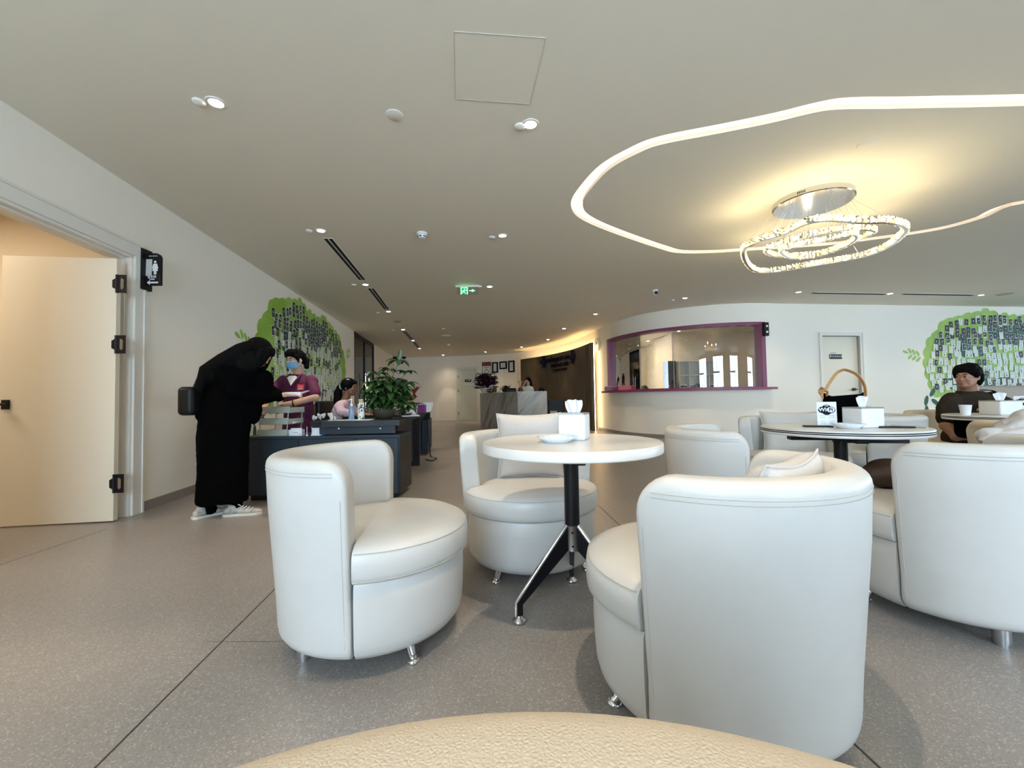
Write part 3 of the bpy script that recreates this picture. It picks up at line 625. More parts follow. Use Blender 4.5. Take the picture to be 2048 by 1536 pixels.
q([(.107, -.038), (.117, -.038), (.117, -.008), (.120, -.008), (.120, -.038), (.130, -.038), (.130, -.006), (.144, -.006), (.134, .026), (.142, .012), (.146, .020), (.134, .060), (.103, .060), (.091, .020), (.095, .012), (.103, .026), (.093, -.006), (.107, -.006)])
q([(.045, -.110), (.072, -.090), (.072, -.103), (.146, -.103), (.146, -.117), (.072, -.117), (.072, -.130)])
put_text(mb, '洗手间', .026, fs, .09, -.060, .0135, m=1, bold=.0004); put_text(mb, 'Toilet', .021, fs, .09, -.080, .0135, m=1, bold=.0004); put_text(mb, '中柬第一医院卫生间', .0085, fs, .10, .128, .0135, m=1)
mb.build('sign_blade', ['black_plastic', 'paper', 'leather'], t)

# ------------------------------------------------------------------ curved service window
e = tag(thing('window_20', None, None), kind='structure')
mb = MB(); fw = .06
cseg(mb, k0, k1, WZ1-fw, WZ1, .22, -.05); cseg(mb, k0, k1, WZ0, WZ0+.02, .2, -.03)
def cpt(i, off, z):
    t_ = (CV[min(i+1, len(CV)-1)]-CV[max(i-1, 0)]).normalized(); nn = Vector((-t_.y, t_.x, 0)); p = CV[i]+nn*off; return Vector((p.x, p.y, z))
for i, sgn in ((k0, 1), (k1, -1)):
    a = cpt(i, -.05, 0); t_ = (CV[min(i+1, len(CV)-1)]-CV[i-1]).normalized()*sgn; b = a+t_*.09; mb.seg((a.x, a.y), (b.x, b.y), WZ0, WZ1, .22, 1 if sgn > 0 else -1)
mb.build('window_frame', 'maroon_frame', e, smooth=30)
mb = MB(); cseg(mb, k0-1 if k0 else 0, k1, WZ0-.045, WZ0, .38, -.17); a = cpt(k1, -.17, 0); b = a+(CV[k1+1]-CV[k1]).normalized()*.14; mb.seg((a.x, a.y), (b.x, b.y), WZ0-.045, WZ0, .17, 1)
mb.build('window_sill', 'maroon_frame', e, smooth=30)
mb = MB(); pts = [cpt(i, .06, 0) for i in range(k0, k1+1)]; m_ = len(pts); fine = catmull(pts, 4)
mb.add([(p.x, p.y, WZ0) for p in fine]+[(p.x, p.y, WZ1-.02) for p in fine], [(i, i+1, len(fine)+i+1, len(fine)+i) for i in range(len(fine)-1)])
mb.build('pane', 'window_glass', e, smooth=60)
mb = MB()
for p in (fine[int(len(fine)*.45)],): mb.box(p.x-.004, p.x+.004, p.y-.004, p.y+.004, WZ0, WZ1-.05)
mb.build('glass_joint', 'leather_seam', e)
# intercom at the window's right end
b = ay(1533, 658, 8.55); t = thing('wall_intercom', 'black wall box with two small lights beside the pharmacy window', 'intercom', (b.x, 8.60, b.z)); mb = MB(); mb.rbox(-.05, .05, -.06, .10, -.14, .14, .01); mb.build('housing', 'black_plastic', t)
mb = MB()
for z in (-.06, .06): mb.tube([(.005, -.062, z), (.005, -.066, z)], .022, 10)
mb.build('indicator', 'paper', t)

# interior of the pharmacy behind the glass
mb = MB()
for a, b in (((2.75, 15.9), (5.25, 15.9)), ((5.25, 15.9), (4.98, 12.6)), ((4.98, 12.6), (12, 12.6)), ((11.9, 9.6), (11.9, 12.6))): mb.seg(a, b, 0, CE+.1, .12, -1 if a == (5.25, 15.9) else 1)
struct('wall_pharmacy', mb, 'room_warm')
pq = Vector((5.11, 14.2, 0)); pd = Vector((.27, 3.3, 0)).normalized(); frP = lambda u, v, d: pq+pd*u+Vector((0, 0, v))+Vector((-pd.y, pd.x, 0))*d
simple_door(5, frP, .95, 2.2, False, lining=0)
pq6 = Vector((2.9, 15.88, 0)); frQ = lambda u, v, d: pq6+Vector((u, -d, v))
simple_door(6, frQ, .85, 2.2, True, lining=0, face='tray_grey')
t = thing('wall_cabinet', 'dark glass-fronted cabinet on the pharmacy back wall', 'cabinet', (4.15, 15.75, 0)); mb = MB(); mb.box(-.22, .22, -.14, .14, .0, 1.75); mb.build('body', 'desk_dark', t); mb = MB(); mb.box(-.2, .2, -.15, -.145, 1.2, 1.7); mb.box(-.2, .2, -.15, -.145, .6, 1.15); mb.build('pane', 'dark_glass', t)
# cubby shelves
t = thing('cube_shelf', 'white open cube shelving behind the pharmacy glass', 'shelf', (4.58, 11.4, 0))
mb = MB(); xs = [0, .27, .54, .81, 1.08]; zs = [0, .37, .74, 1.11, 1.48, 1.86]
for z in zs: mb.box(0, 1.10, 0, .36, z, z+.02)
mb.build('shelf_board', 'white_plastic', t); mb = MB()
for i, x in enumerate(xs): mb.box(x, x+.02, 0, .36, .02, 1.86)
mb.build('upright', 'white_plastic', t); mb = MB(); mb.box(0, 1.10, .34, .36, 0, 1.86); mb.build('back_panel', 'door_paint', t)
rnd = random.Random(5); bx = None
for i in range(12):
    c_i = i % 4; r_i = i//4; lb = 'white medicine carton in the %s compartment from the left, %s row of the cube shelves' % (['first', 'second', 'third', 'fourth'][c_i], ['upper', 'upper', 'lower'][r_i])
    loc = (4.58+xs[c_i]+.09+.10*(r_i % 2), 11.52, (1.131 if r_i < 2 else .761))
    if bx is None:
        mb = MB(); mb.box(-.035, .035, -.03, .03, 0, .12, 0); mb.box(-.036, .036, -.031, .0, .03, .075, 1); bx = tag(mb.build('medicine_box', ['paper', 'black_plastic']), lb, 'box', 'medicine cartons on the cube shelves'); bx.location = loc
    else: dup(bx, loc, 0, lb)
t = thing('dark_cabinet', 'dark green filing cabinet left of the white cube shelving', 'cabinet', (4.44, 11.75, 0)); mb = MB(); mb.box(-.11, .11, -.2, .2, 0, 1.9); mb.build('body', 'pot_olive', t); mb = MB(); mb.box(-.10, .10, -.21, -.2, .05, .9); mb.box(-.10, .10, -.21, -.2, .95, 1.85); mb.build('door', 'desk_dark', t); mb = MB(); mb.box(-.11, .11, -.30, -.2, 1.2, 1.22); mb.build('shelf_board', 'black_metal', t)
for p, lb in (((1296, 682), 'left of the two downlights inside the pharmacy'), ((1358, 662), 'right of the two downlights inside the pharmacy')):
    w = az(*p, CE); dup(d0, (w.x, w.y, CE), 0, lb, group='pharmacy downlights'); spot((w.x, w.y, CE-.01), DOWN_W*.35)
area((3.6, 13.6, CE-.02), 1.2, 26, (1, .78, .55)); area((8.2, 11.2, CE-.02), 1.0, 8, (1, .78, .55))
w0 = az(1303, 680, CE); vent((w0.x, w0.y), az(1352, 665, CE), .08, 'slot vent between the downlights inside the pharmacy', 1)
vent(az(1228, 682, CE), az(1278, 682, CE), .08, 'slot vent on the left of the pharmacy ceiling', 1)
# counter items: red boxes, blue folder
for i, (a, b) in enumerate((((1213, 775), (1240, 775)), ((1238, 773), (1266, 773)))):
    A_ = ay(*a, 10.75-.45*i); B_ = ay(*b, 10.5-.5*i); t = thing('tissue_carton', ['darker red box at the far left end of the pharmacy sill', 'bright red patterned box beside the darker one on the sill'][i], 'box', ((A_.x+B_.x)/2-.05, (A_.y+B_.y)/2-.03, WZ0), 0)
    mb = MB(); mb.rbox(-.16, .16, -.07, .07, 0, .11, .006); mb.build('body', 'red_box' if i else 'maroon_frame', t); mb = MB(); mb.box(-.13, .13, -.05, .05, .11, .113); mb.build('lid', 'paper', t)
dup(d0, (5.1, 10.2, CE), 0, 'added unseen downlight over the cube shelves inside the pharmacy', group='pharmacy downlights'); spot((5.1, 10.2, CE-.01), DOWN_W*.5)  # extra unseen fitting and beam, added to brighten the shelf fronts
# wall clock
cpi = min(range(len(CV)), key=lambda i: abs(bearing(CV[i])-(1201-1024-2)/835.)+(9 if CV[i].y < 9 else 0)); a = cpt(cpi, -.01, 2.12); nn = (cpt(cpi, -1, 0)-cpt(cpi, 0, 0)).normalized()
zc_ = ay(1201, 689, a.y).z; t = thing('wall_clock', 'round pale wall clock left of the pharmacy window', 'clock', (a.x, a.y, zc_), math.atan2(nn.y, nn.x))
mb = MB(); mb.tube([(0, 0, 0), (.045, 0, 0)], .185, 32); mb.build('case', 'clock_face', t, smooth=30); mb = MB(); mb.tube([(.046, 0, 0), (.049, 0, 0)], .15, 32); mb.build('dial', 'card_white', t)
mb = MB(); mb.tube([(.052, 0, 0), (.052, .05, .05)], .006, 6); mb.tube([(.052, 0, 0), (.052, -.02, .1)], .005, 6); mb.build('hand', 'black_plastic', t)

# ------------------------------------------------------------------ reception: wood panel, lettering, marble counter
PNs = [(.352,16.47),(1.0,15.45),(1.5,14.5),(1.88,13.45),(2.10,12.5),(2.22,11.65)]
PN = catmull([Vector((a, b, 0)) for a, b in PNs], 8); AL = [0]
for a, b in zip(PN[:-1], PN[1:]): AL.append(AL[-1]+(b-a).length)
def pfr(u, v, d):                                   # u along the panel, d out toward the hall
    u = max(0, min(AL[-1]-1e-4, u)); i = max(k for k in range(len(AL)) if AL[k] <= u); i = min(i, len(PN)-2); f = (u-AL[i])/(AL[i+1]-AL[i]); p = PN[i].lerp(PN[i+1], f); t_ = (PN[i+1]-PN[i]).normalized(); return Vector((p.x+t_.y*d, p.y-t_.x*d, v))
mb = MB(); N_ = len(PN)
for i in range(N_-1):
    a0, a1 = pfr(AL[i], 0, 0), pfr(AL[i+1]-2e-4 if i == N_-2 else AL[i+1], 0, 0); mb.seg((a0.x, a0.y), (a1.x, a1.y), 0, 2.46, .08, 1)
t = thing('wood_feature_panel', 'tall curved brown wood panel behind the marble counter', 'wall panel', (PN[16].x, PN[16].y, 0)); mb.build('panel', 'wood_panel', t, smooth=25, world=True)
mb = MB()
for u in (AL[-1]-.45, AL[-1]-.25): 
    p = pfr(u, 0, 0); mb.tube([(p.x, p.y, .01), (p.x, p.y, 2.455)], .02, 6)
mb.build('panel_batten', 'wood_panel', t, world=True)
mb = MB()
for i in range(N_-4):
    t_ = (PN[i+1]-PN[i]).normalized(); nn = Vector((-t_.y, t_.x, 0)); a0 = PN[i]+nn*.12; a1 = PN[i+1]+nn*.12; mb.seg((a0.x, a0.y), (a1.x, a1.y), 2.36, 2.40, .03, 1)
ls = thing('led_strip', 'warm glowing strip hidden behind the top of the wood panel', 'led strip', (PN[20].x, PN[20].y, 2.38)); mb.build('light_diffuser', 'led_glow', ls, world=True)
mb = MB(); e_ = PN[-1]; t_ = (PN[-1]-PN[-2]).normalized(); nn = Vector((-t_.y, t_.x, 0)); a0 = e_-t_*.04+nn*.085; mb.box(a0.x-.012, a0.x+.02, a0.y-.01, a0.y+.012, .02, 2.40)
ls = thing('led_strip', 'warm vertical glowing strip down the right edge of the wood panel', 'led strip', (a0.x, a0.y, 0)); mb.build('light_diffuser', 'led_glow', ls, world=True)
def panel_u(px):                                     # arc length seen in column px
    return min((abs(bearing(pfr(u/100, 0, 0))-(px-1024-2)/835.), u/100) for u in range(0, int(AL[-1]*100)))[1]
sgn = 1 if (pfr(2,0,.1).x < pfr(2,0,0).x) else -1
PF = lambda u, v, d: pfr(u, v, d*sgn)
u1, u2 = panel_u(1091), panel_u(1149); z1 = ay(1091, 724, PF(u1, 0, 0).y).z; z2 = ay(1149, 714, PF(u2, 0, 0).y).z
for u, z, lb in ((u1, z1, 'left'), (u2, z2, 'right')):
    s_ = .11; a_ = .036; mb = MB(); mb.prism([(u+x*s_*1.9, z+y*s_*1.9) for x, y in ((-.33,-1),(.33,-1),(.33,-.33),(1,-.33),(1,.33),(.33,.33),(.33,1),(-.33,1),(-.33,.33),(-1,.33),(-1,-.33),(-.33,-.33))], PF, .005, .05)
    tag(mb.build('cross_emblem', 'navy'), 'dark blue medical cross %s of the lettering on the wood panel' % lb, 'emblem')
def line_text(s, px0, px1, py, size, label, m='navy', sx=None):
    ua, ub = panel_u(px0), panel_u(px1); mb = MB(); vs, fs = text_geo(s, size, .02, bold=size*.012); w_ = max(p.x for p in vs)-min(p.x for p in vs); k = (ub-ua)/w_
    z = ay((px0+px1)/2, py, PF((ua+ub)/2, 0, 0).y).z; mb.add([PF((ua+ub)/2+p.x*k, z+p.y, .03+p.z) for p in vs], fs); return tag(mb.build('wall_lettering', m), label, 'lettering')
line_text('មន្ទីរពហុព្យាបាល កូកាតា', 1100, 1143, 717.5, .21, 'top line of dark Khmer lettering between the crosses on the wood panel')
line_text('卡塔国际综合诊所', 1104, 1141, 730, .135, 'middle line of dark Chinese lettering on the wood panel', 'lettering_dark')
line_text('COTTA CLINIC', 1110, 1137, 739.5, .115, 'bottom line of dark Latin capitals on the wood panel', 'lettering_dark')
# marble counter
Pn = Vector((.155, 12.0, 0)); Pl = Vector((-1.10, 14.3, 0)); Pr = Vector((1.02, 12.25, 0))
t = thing('reception_counter', 'grey veined marble reception counter in front of the wood panel', 'counter', (Pn.x, Pn.y, 0))
mb = MB(); mb.seg(Pl, Pn, 0, 1.12, .5, 1); mb.build('left_front', 'marble', t, world=True)
mb = MB(); mb.seg(Pn, Pr, 0, 1.12, .5, 1); mb.build('right_front', 'marble', t, world=True)
mb = MB(); mb.seg(Pl, Pn, 1.12, 1.13, .5, 1); mb.seg(Pn, Pr, 1.12, 1.13, .5, 1); mb.build('counter_top', 'table_white', t, world=True)
t = thing('waste_bin', 'dark stand beside the right end of the marble counter', 'stand', (1.28, 12.4, 0)); mb = MB(); mb.rbox(-.22, .22, -.2, .2, 0, .88, .02); mb.build('body', 'black_plastic', t); mb = MB(); mb.box(-.18, .02, -.21, -.2, .25, .55); mb.build('label_plate', 'grey_fabric', t)
# framed certificates and poster on the far wall
def wallfr(p):                                       # frame on back wall nearest to bearing of pixel
    best = None
    L = BWs+CV[1:16]
    for a, b in zip(L[:-1], L[1:]):
        for k in range(20):
            q = a.lerp(b, k/20); e_ = abs(bearing(q)-(p-1024-2)/835.)
            if best is None or e_ < best[0]: best = (e_, q, (b-a).normalized())
    return best[1], best[2]
for (x0, x1, y0, y1, lb) in ((987, 999, 724.5, 745.5, 'leftmost of the three black framed certificates on the far wall'), (1002.5, 1017, 723, 738, 'middle, landscape one of the three black framed certificates'), (1020, 1032.5, 721.5, 744, 'rightmost of the three black framed certificates, next to the wood panel')):
    q, d_ = wallfr((x0+x1)/2); A_ = ay(x0, y0, q.y); B_ = ay(x1, y1, q.y); w_ = (B_.x-A_.x)/d_.x; h_ = A_.z-B_.z; zc_ = (A_.z+B_.z)/2; nn = Vector((d_.y, -d_.x, 0)); fr = (lambda q, d_, nn: lambda u, v, d: Vector((q.x, q.y, 0))+d_*u+nn*d+Vector((0, 0, v)))(q, d_, nn)
    t = thing('framed_certificate', lb, 'certificate', (q.x, q.y, zc_)); mb = MB(); r_ = .055
    for a in ((-w_/2, w_/2, zc_-h_/2, zc_-h_/2+r_), (-w_/2, w_/2, zc_+h_/2-r_, zc_+h_/2), (-w_/2, -w_/2+r_, zc_-h_/2, zc_+h_/2), (w_/2-r_, w_/2, zc_-h_/2, zc_+h_/2)): mb.prism([(a[0], a[2]), (a[1], a[2]), (a[1], a[3]), (a[0], a[3])], fr, .01, .05)
    mb.build('picture_frame', 'navy', t, world=True); mb = MB(); mb.prism([(-w_/2+.02, zc_-h_/2+.02), (w_/2-.02, zc_-h_/2+.02), (w_/2-.02, zc_+h_/2-.02), (-w_/2+.02, zc_+h_/2-.02)], fr, .01, .02, m=0)
    for k in range(5): z = zc_+h_*.25-k*h_*.11; mb.prism([(-w_*.25, z), (w_*.25, z), (w_*.25, z+.012), (-w_*.25, z+.012)], fr, .02, .022, m=1)
    mb.build('certificate', ['card_white', 'leather_seam'], t, world=True)
q, d_ = wallfr(976); A_ = ay(967.5, 725, q.y); B_ = ay(985, 756, q.y); w_ = (B_.x-A_.x)/d_.x; zc_ = (A_.z+B_.z)/2; h_ = A_.z-B_.z; nn = Vector((d_.y, -d_.x, 0)); fr = lambda u, v, d: Vector((q.x, q.y, 0))+d_*u+nn*d+Vector((0, 0, v))
mb = MB(); mb.prism([(-w_/2-.02, zc_-h_/2-.02), (w_/2+.02, zc_-h_/2-.02), (w_/2+.02, zc_+h_/2+.02), (-w_/2-.02, zc_+h_/2+.02)], fr, .004, .012, m=1); mb.prism([(-w_/2, zc_-h_/2), (w_/2, zc_-h_/2), (w_/2, zc_+h_/2), (-w_/2, zc_+h_/2)], fr, .005, .015, m=0); mb.prism([(-w_/2, zc_+h_*.27), (w_/2, zc_+h_*.27), (w_/2, zc_+h_/2), (-w_/2, zc_+h_/2)], fr, .015, .018, m=1); mb.prism([(-w_*.3, zc_+h_*.17), (w_*.3, zc_+h_*.17), (w_*.3, zc_+h_*.20), (-w_*.3, zc_+h_*.20)], fr, .015, .018, m=1)
k = h_*.16
mb.prism([(x*k, zc_-h_*.08+y*k) for x, y in ((-.35,-1),(.35,-1),(.35,-.35),(1,-.35),(1,.35),(.35,.35),(.35,1),(-.35,1),(-.35,.35),(-1,.35),(-1,-.35),(-.35,-.35))], fr, .015, .018, m=2)
mb.prism([(x*k*.75, zc_-h_*.08+y*k*.75) for x, y in ((-.35,-1),(.35,-1),(.35,-.35),(1,-.35),(1,.35),(.35,.35),(.35,1),(-.35,1),(-.35,.35),(-1,.35),(-1,-.35),(-.35,-.35))], fr, .018, .021, m=0)
tag(mb.build('wall_poster', ['card_white', 'photo_red', 'ink']), 'pale poster with dark red header and cross on the far wall above the orchids', 'poster')
# ------------------------------------------------------------------ tub chairs (built facing +x)
def arc_q(cx, cz, r, a0, a1, n): return [(cx+r*math.cos(a0+(a1-a0)*i/n), cz+r*math.sin(a0+(a1-a0)*i/n)) for i in range(n+1)]
def shell_profile(zt, e, ro_top=.402, ro_bot=.362, th=.098):
    # closed (r, z) loop, zt top height, e inset used to round the ends
    def out_r(z): return ro_bot+(ro_top-ro_bot)*max(0, min(1, (z-.15)/.5))
    R = min(.034, (zt-.2)*.3); ro = out_r(zt)-e; ri = out_r(zt)-th+e; R = min(R, (ro-ri)/2-.0005); p = []
    zb = .062+e
    p += [(.24, zb)] if e == 0 else [(.24+e, zb)]
    p += arc_q(ro_bot-.05-e*.3, zb+.055, .05, -PI/2, 0, 4)
    for f in (.15, .35, .55, .75): z = zb+.07+(zt-R-zb-.07)*f; p.append((out_r(z)-e, z))
    p += arc_q(ro-R, zt-R, R, 0, PI/2, 6); p += arc_q(ri+R, zt-R, R, PI/2, PI, 6)
    for f in (.7, .4, .1): z = .25+(zt-R-.25)*f; p.append((out_r(z)-th+e, z))
    p.append((.24+e, .2)); return p
def build_chair(label, group=None):
    t = thing('tub_chair', label, 'armchair', group=group)
    ZT = .75; RE = .09; RR = .016; A = PI/2
    ss = [0, .001, .003, .006, .010, .016, .03, .045, .065, .09]; tot = A*.385
    half = [A-s/.385 for s in ss]; mid = [half[-1]-(2*half[-1])*k/40 for k in range(1, 40)]
    ang = [(-h, s) for h, s in zip(half, ss)]; angs = [(-a, s) for a, s in zip(half, ss)]+[(-m_, .2) for m_ in mid]+[(a, s) for a, s in zip(half[::-1], ss[::-1])]
    mb = MB(); vs = []; L = None
    for a, s in angs:
        zt = ZT-(RE-math.sqrt(max(0, RE*RE-(RE-s)**2)) if s < RE else 0); e = RR-math.sqrt(max(0, RR*RR-(RR-s)**2)) if s < RR else 0
        prof = shell_profile(zt, e); L = len(prof); w = PI+a
        for r, z in prof:
            z += .0 if z < .6 else -.012*abs(a)/A*0
            vs.append((r*math.cos(w), r*math.sin(w), z))
    n = len(angs); fs = [(i*L+k, (i+1)*L+k, (i+1)*L+(k+1) % L, i*L+(k+1) % L) for i in range(n-1) for k in range(L)]; fs += [tuple(range(L)), tuple((n-1)*L+k for k in range(L-1, -1, -1))]
    mb.add(vs, fs); sh = mb.build('backrest_shell', 'leather', t, smooth=50)
    mb = MB(); P = []
    for dz in (0, .012):
        pts = [(.4022*math.cos(PI+a), .4022*math.sin(PI+a), ZT-.040-dz) for a, s in angs if s > .03]; mb.tube(pts, .0014, 5)
    for sg in (-1, 1):
        pts = []
        for k in range(14):
            z = .12+(.62-.12)*k/13; r = .3623+(.402-.362)*max(0, min(1, (z-.15)/.5)); a = PI+sg*(A-.055); pts.append((r*math.cos(a)*1.0, r*math.sin(a)*1.0, z))
        mb.tube(pts, .0012, 5)
    mb.build('stitching', 'leather_seam', sh)
    def rf(front, back):
        def f(w, r):
            a = abs((w+PI) % (2*PI)-PI); k = max(0, min(1, (a-1.548)/.02)); return r*(front*(1-k)+back*k)/front
        return f
    AN = [-1.548+3.096*i/56 for i in range(57)]+[1.568]+[1.568+(2*PI-3.136)*i/24 for i in range(1, 24)]+[2*PI-1.568]
    mb = MB(); b = .361; mb.lathe([(0, .063), (b-.055, .063), (b-.03, .070), (b-.012, .092), (b-.004, .12), (b, .18), (b+.002, .26), (b-.000, .315), (b-.006, .33), (b-.04, .335), (0, .335)], rf=rf(b, .27), angs=AN); mb.build('seat_base', 'leather', t, smooth=50)
    mb = MB(); c = .384; mb.lathe([(0, .332), (c-.04, .332), (c-.018, .334), (c-.006, .342), (c, .362), (c+.001, .40), (c-.003, .428), (c-.012, .443), (c-.04, .457), (c-.1, .466), (c-.2, .470), (0, .471)], rf=rf(c, .29), angs=AN); cu = mb.build('seat_cushion', 'leather', t, smooth=50)
    mb = MB()
    for rr, zz in ((c-.0065, .4375), (c-.0035, .3455)): mb.tube([(rr*math.cos(w), rr*math.sin(w), zz) for w in [(-1.53+3.06*k/56) for k in range(57)]], .0016, 6)
    mb.build('piping', 'leather_seam', cu)
    for a in (-.93, .93):
        mb = MB(); d = Vector((math.cos(a), math.sin(a), 0)); p = d*.27; q = d*.315; mb.tube([p+Vector((0, 0, .10)), p.lerp(q, .8)+Vector((0, 0, .022)), q+Vector((0, 0, .018)), q+Vector((0, 0, .014))], [.024, .014, .015, .015], 16)
        mb.lathe([(0, 0), (.021, 0), (.024, .004), (.023, .012), (.014, .019), (0, .02)], (q.x, q.y, 0), 20); mb.build('front_leg', 'chrome', t, smooth=60)
    for a in (2.44, -2.44):
        mb = MB(); p = Vector((math.cos(a), math.sin(a), 0))*.285; mb.tube([(p.x, p.y, .10), (p.x, p.y, .012)], .026, 24); mb.tube([(p.x, p.y, .012), (p.x, p.y, 0)], .022, 20, m=0); mb.build('rear_leg', 'steel', t, smooth=50)
    return t
def facing(x, y, tx, ty): return math.atan2(ty-y, tx-x)
T1 = (.262, 1.91); T2 = (1.92, 2.46); T3 = (3.98, 3.33)
ch = build_chair('white leather tub chair left of the near round table, seen from its side')
ch.location = (-.583, 1.778, 0); ch.rotation_euler = (0, 0, math.radians(5))
def chair(x, y, deg, label): return dup(ch, (x, y, 0), math.radians(deg), label)
chair(.093, 2.43, -74, 'white leather tub chair behind the near round table, facing the camera')
chair(.614, 1.338, 130, 'large white tub chair in the right foreground with its back to the camera')
chair(1.90, 1.86, 112, 'white tub chair at the right edge, back to camera, grey jacket behind it')
chair(1.36, 2.58, -17, 'white tub chair between the two tables, its rounded back to the left')
chair(2.34, 3.50, -113, 'white tub chair behind the far table facing the camera, with a cushion')
chair(3.17, 3.76, 140, 'white tub chair with its pale back beside the seated woman')
fc = chair(.006, -.101, -90, 'cream pebbled leather chair top at the bottom edge of the view')
fc.location.y = -.104; fc.scale.z = .998
for c_ in fc.children:
    if c_.name.startswith(('backrest', 'seat')): c_.data = c_.data.copy(); c_.data.materials[0] = M['leather_grain']
cE = chair(4.42, 4.15, -125, 'beige tub chair the woman in the brown shirt sits on')
cF = chair(3.50, 2.72, 60, 'beige tub chair in front of the table with the paper cup')
for c0 in (cE, cF):
    for c_ in c0.children:
        if c_.name.startswith(('backrest', 'seat')): c_.data = c_.data.copy(); c_.data.materials[0] = M['cream_vinyl']
# high-backed grey chair beyond the far right table
t = thing('high_back_chair', 'grey fabric high-backed chair partly cut by the right edge', 'chair', (5.95, 4.95, 0), math.radians(-115))
mb = MB(); mb.rbox(-.34, .30, -.36, .36, .16, .42, .05); mb.build('seat', 'grey_fabric', t, smooth=50); mb = MB(); mb.rbox(-.38, -.22, -.36, .36, .16, 1.0, .07, 4); mb.build('backrest', 'grey_fabric', t, smooth=50)
for x in (-.3, .24):
    for y in (-.3, .3): mb = MB(); mb.tube([(x, y, .18), (x, y, 0)], .022, 12); mb.build('leg', 'steel', t)

# ------------------------------------------------------------------ cushions
def pillow(name, w, h, th, loc, rot, label, m='pillow_cloth', pinch=.16, seed=1, bend=0):
    n = 26; vs = []; fs = []; rn = random.Random(seed); ph = [rn.uniform(0, 6) for _ in range(6)]
    for sd_ in (1, -1):
        for i in range(n+1):
            for j in range(n+1):
                u = -1+2*i/n; v = -1+2*j/n; k = 1-pinch*(1-abs(u)**2)*(abs(v)**3)*.55; k2 = 1-pinch*(1-abs(v)**2)*(abs(u)**3)*.55
                f = max(0, (1-u**4)*(1-v**4))**.55; wv = 1+.06*math.sin(3*u+ph[0]+2*v)+.05*math.sin(5*v+ph[1]-3*u)+.04*math.sin(7*u+ph[2])
                x = u*w/2*k2; y = v*h/2*k; vs.append((x, y, sd_*th/2*f*wv+bend*(u*u)))
    q = (n+1)**2
    for s_ in range(2):
        for i in range(n):
            for j in range(n): a = s_*q+i*(n+1)+j; f_ = (a, a+n+1, a+n+2, a+1); fs.append(f_ if s_ == 0 else f_[::-1])
    b = bmesh.new(); bv = [b.verts.new(v) for v in vs]
    for f_ in fs: b.faces.new([bv[i] for i in f_])
    bmesh.ops.remove_doubles(b, verts=b.verts[:], dist=.0004); mb = MB(); mb.bm(b)
    edge = [(-1+2*k/12, -1) for k in range(12)]+[(1, -1+2*k/12) for k in range(12)]+[(1-2*k/12, 1) for k in range(12)]+[(-1, 1-2*k/12) for k in range(12)]
    e_ = [(u*w/2*(1-pinch*(1-v**2)*abs(u)**3*.55), v*h/2*(1-pinch*(1-u**2)*abs(v)**3*.55), bend*u*u) for u, v in edge]
    mb.tube(e_, .004, 6, closed=True); o = tag(mb.build(name, m, smooth=70), label, 'cushion'); o.location = loc; o.rotation_euler = rot; return o
pillow('cushion', .41, .40, .15, (.105, 2.60, .655), (math.radians(80), 0, math.radians(3)), 'square linen cushion on the chair behind the near table')
pillow('cushion', .42, .38, .14, (.725, 1.195, .598), (math.radians(116), math.radians(0), math.radians(40)), 'creamy cushion poking above the back of the foreground chair', seed=4, bend=-.02)
pillow('cushion', .50, .40, .14, (2.44, 3.64, .60), (math.radians(74), 0, math.radians(-18)), 'cream leather cushion on the chair behind the far table', 'leather', seed=6)
pillow('cushion', .30, .30, .09, (3.08, 3.72, .64), (math.radians(60), 0, math.radians(35)), 'small pale crumpled cushion peeking over the chair beside the seated woman', 'leather', seed=9)

# ------------------------------------------------------------------ tables
def table_base(t, rot=0):
    mb = MB(); mb.tube([(0, 0, .375), (0, 0, .70)], .0335, 28); mb.build('post', 'black_metal', t, smooth=40)
    mb = MB(); mb.T = Matrix.Rotation(rot, 4, 'Z'); mb.rbox(-.03, .33 if rot else .15, -.03, .03, .656, .708, .004); mb.rbox(-.27 if rot else -.10, .03, -.03, .03, .672 if rot else .69, .708, .004)
    mb.rbox(-.03, .03, -.22, .22, .672, .708, .004); mb.build('top_bracket', 'black_metal', t)
    mb = MB(); mb.tube([(0, 0, .262), (0, 0, .37), (0, 0, .375)], [.032, .032, .036], 28); mb.build('hub', 'steel', t, smooth=40)
    mb = MB()
    for z in (.285, .345): mb.tube([(-.004, -.030, z), (-.004, -.034, z)], .005, 8)
    mb.build('hub_bolt', 'black_metal', t)
    for k in range(3):
        a = math.radians(204+120*k)+rot*0; d = Vector((math.cos(a), math.sin(a), 0)); n_ = Vector((-d.y, d.x, 0))
        lf = lambda u, v, w: d*u+n_*w+Vector((0, 0, v))
        lg = MB(); poly = [(.026, .365), (.03, .262), (.268, .060), (.268, .030), (.290, .030), (.290, .080)]
        lg.prism([(.026, .268), (.258, .075), (.258, .03), (.283, .03), (.283, .083), (.026, .37)], lf, -.011, .011)
        o = lg.build('leg', 'black_metal', t)
        tr = MB(); tr.tube([lf(.028, .372, 0), lf(.285, .085, 0), lf(.286, .03, 0)], .010, 8); tr.build('chrome_edge', 'chrome', o, smooth=60)
        ft = MB(); ft.lathe([(0, 0), (.026, 0), (.030, .006), (.028, .014), (.014, .022), (.010, .034), (0, .034)], tuple(d*.272), 20); ft.build('foot', 'chrome', o, smooth=60)
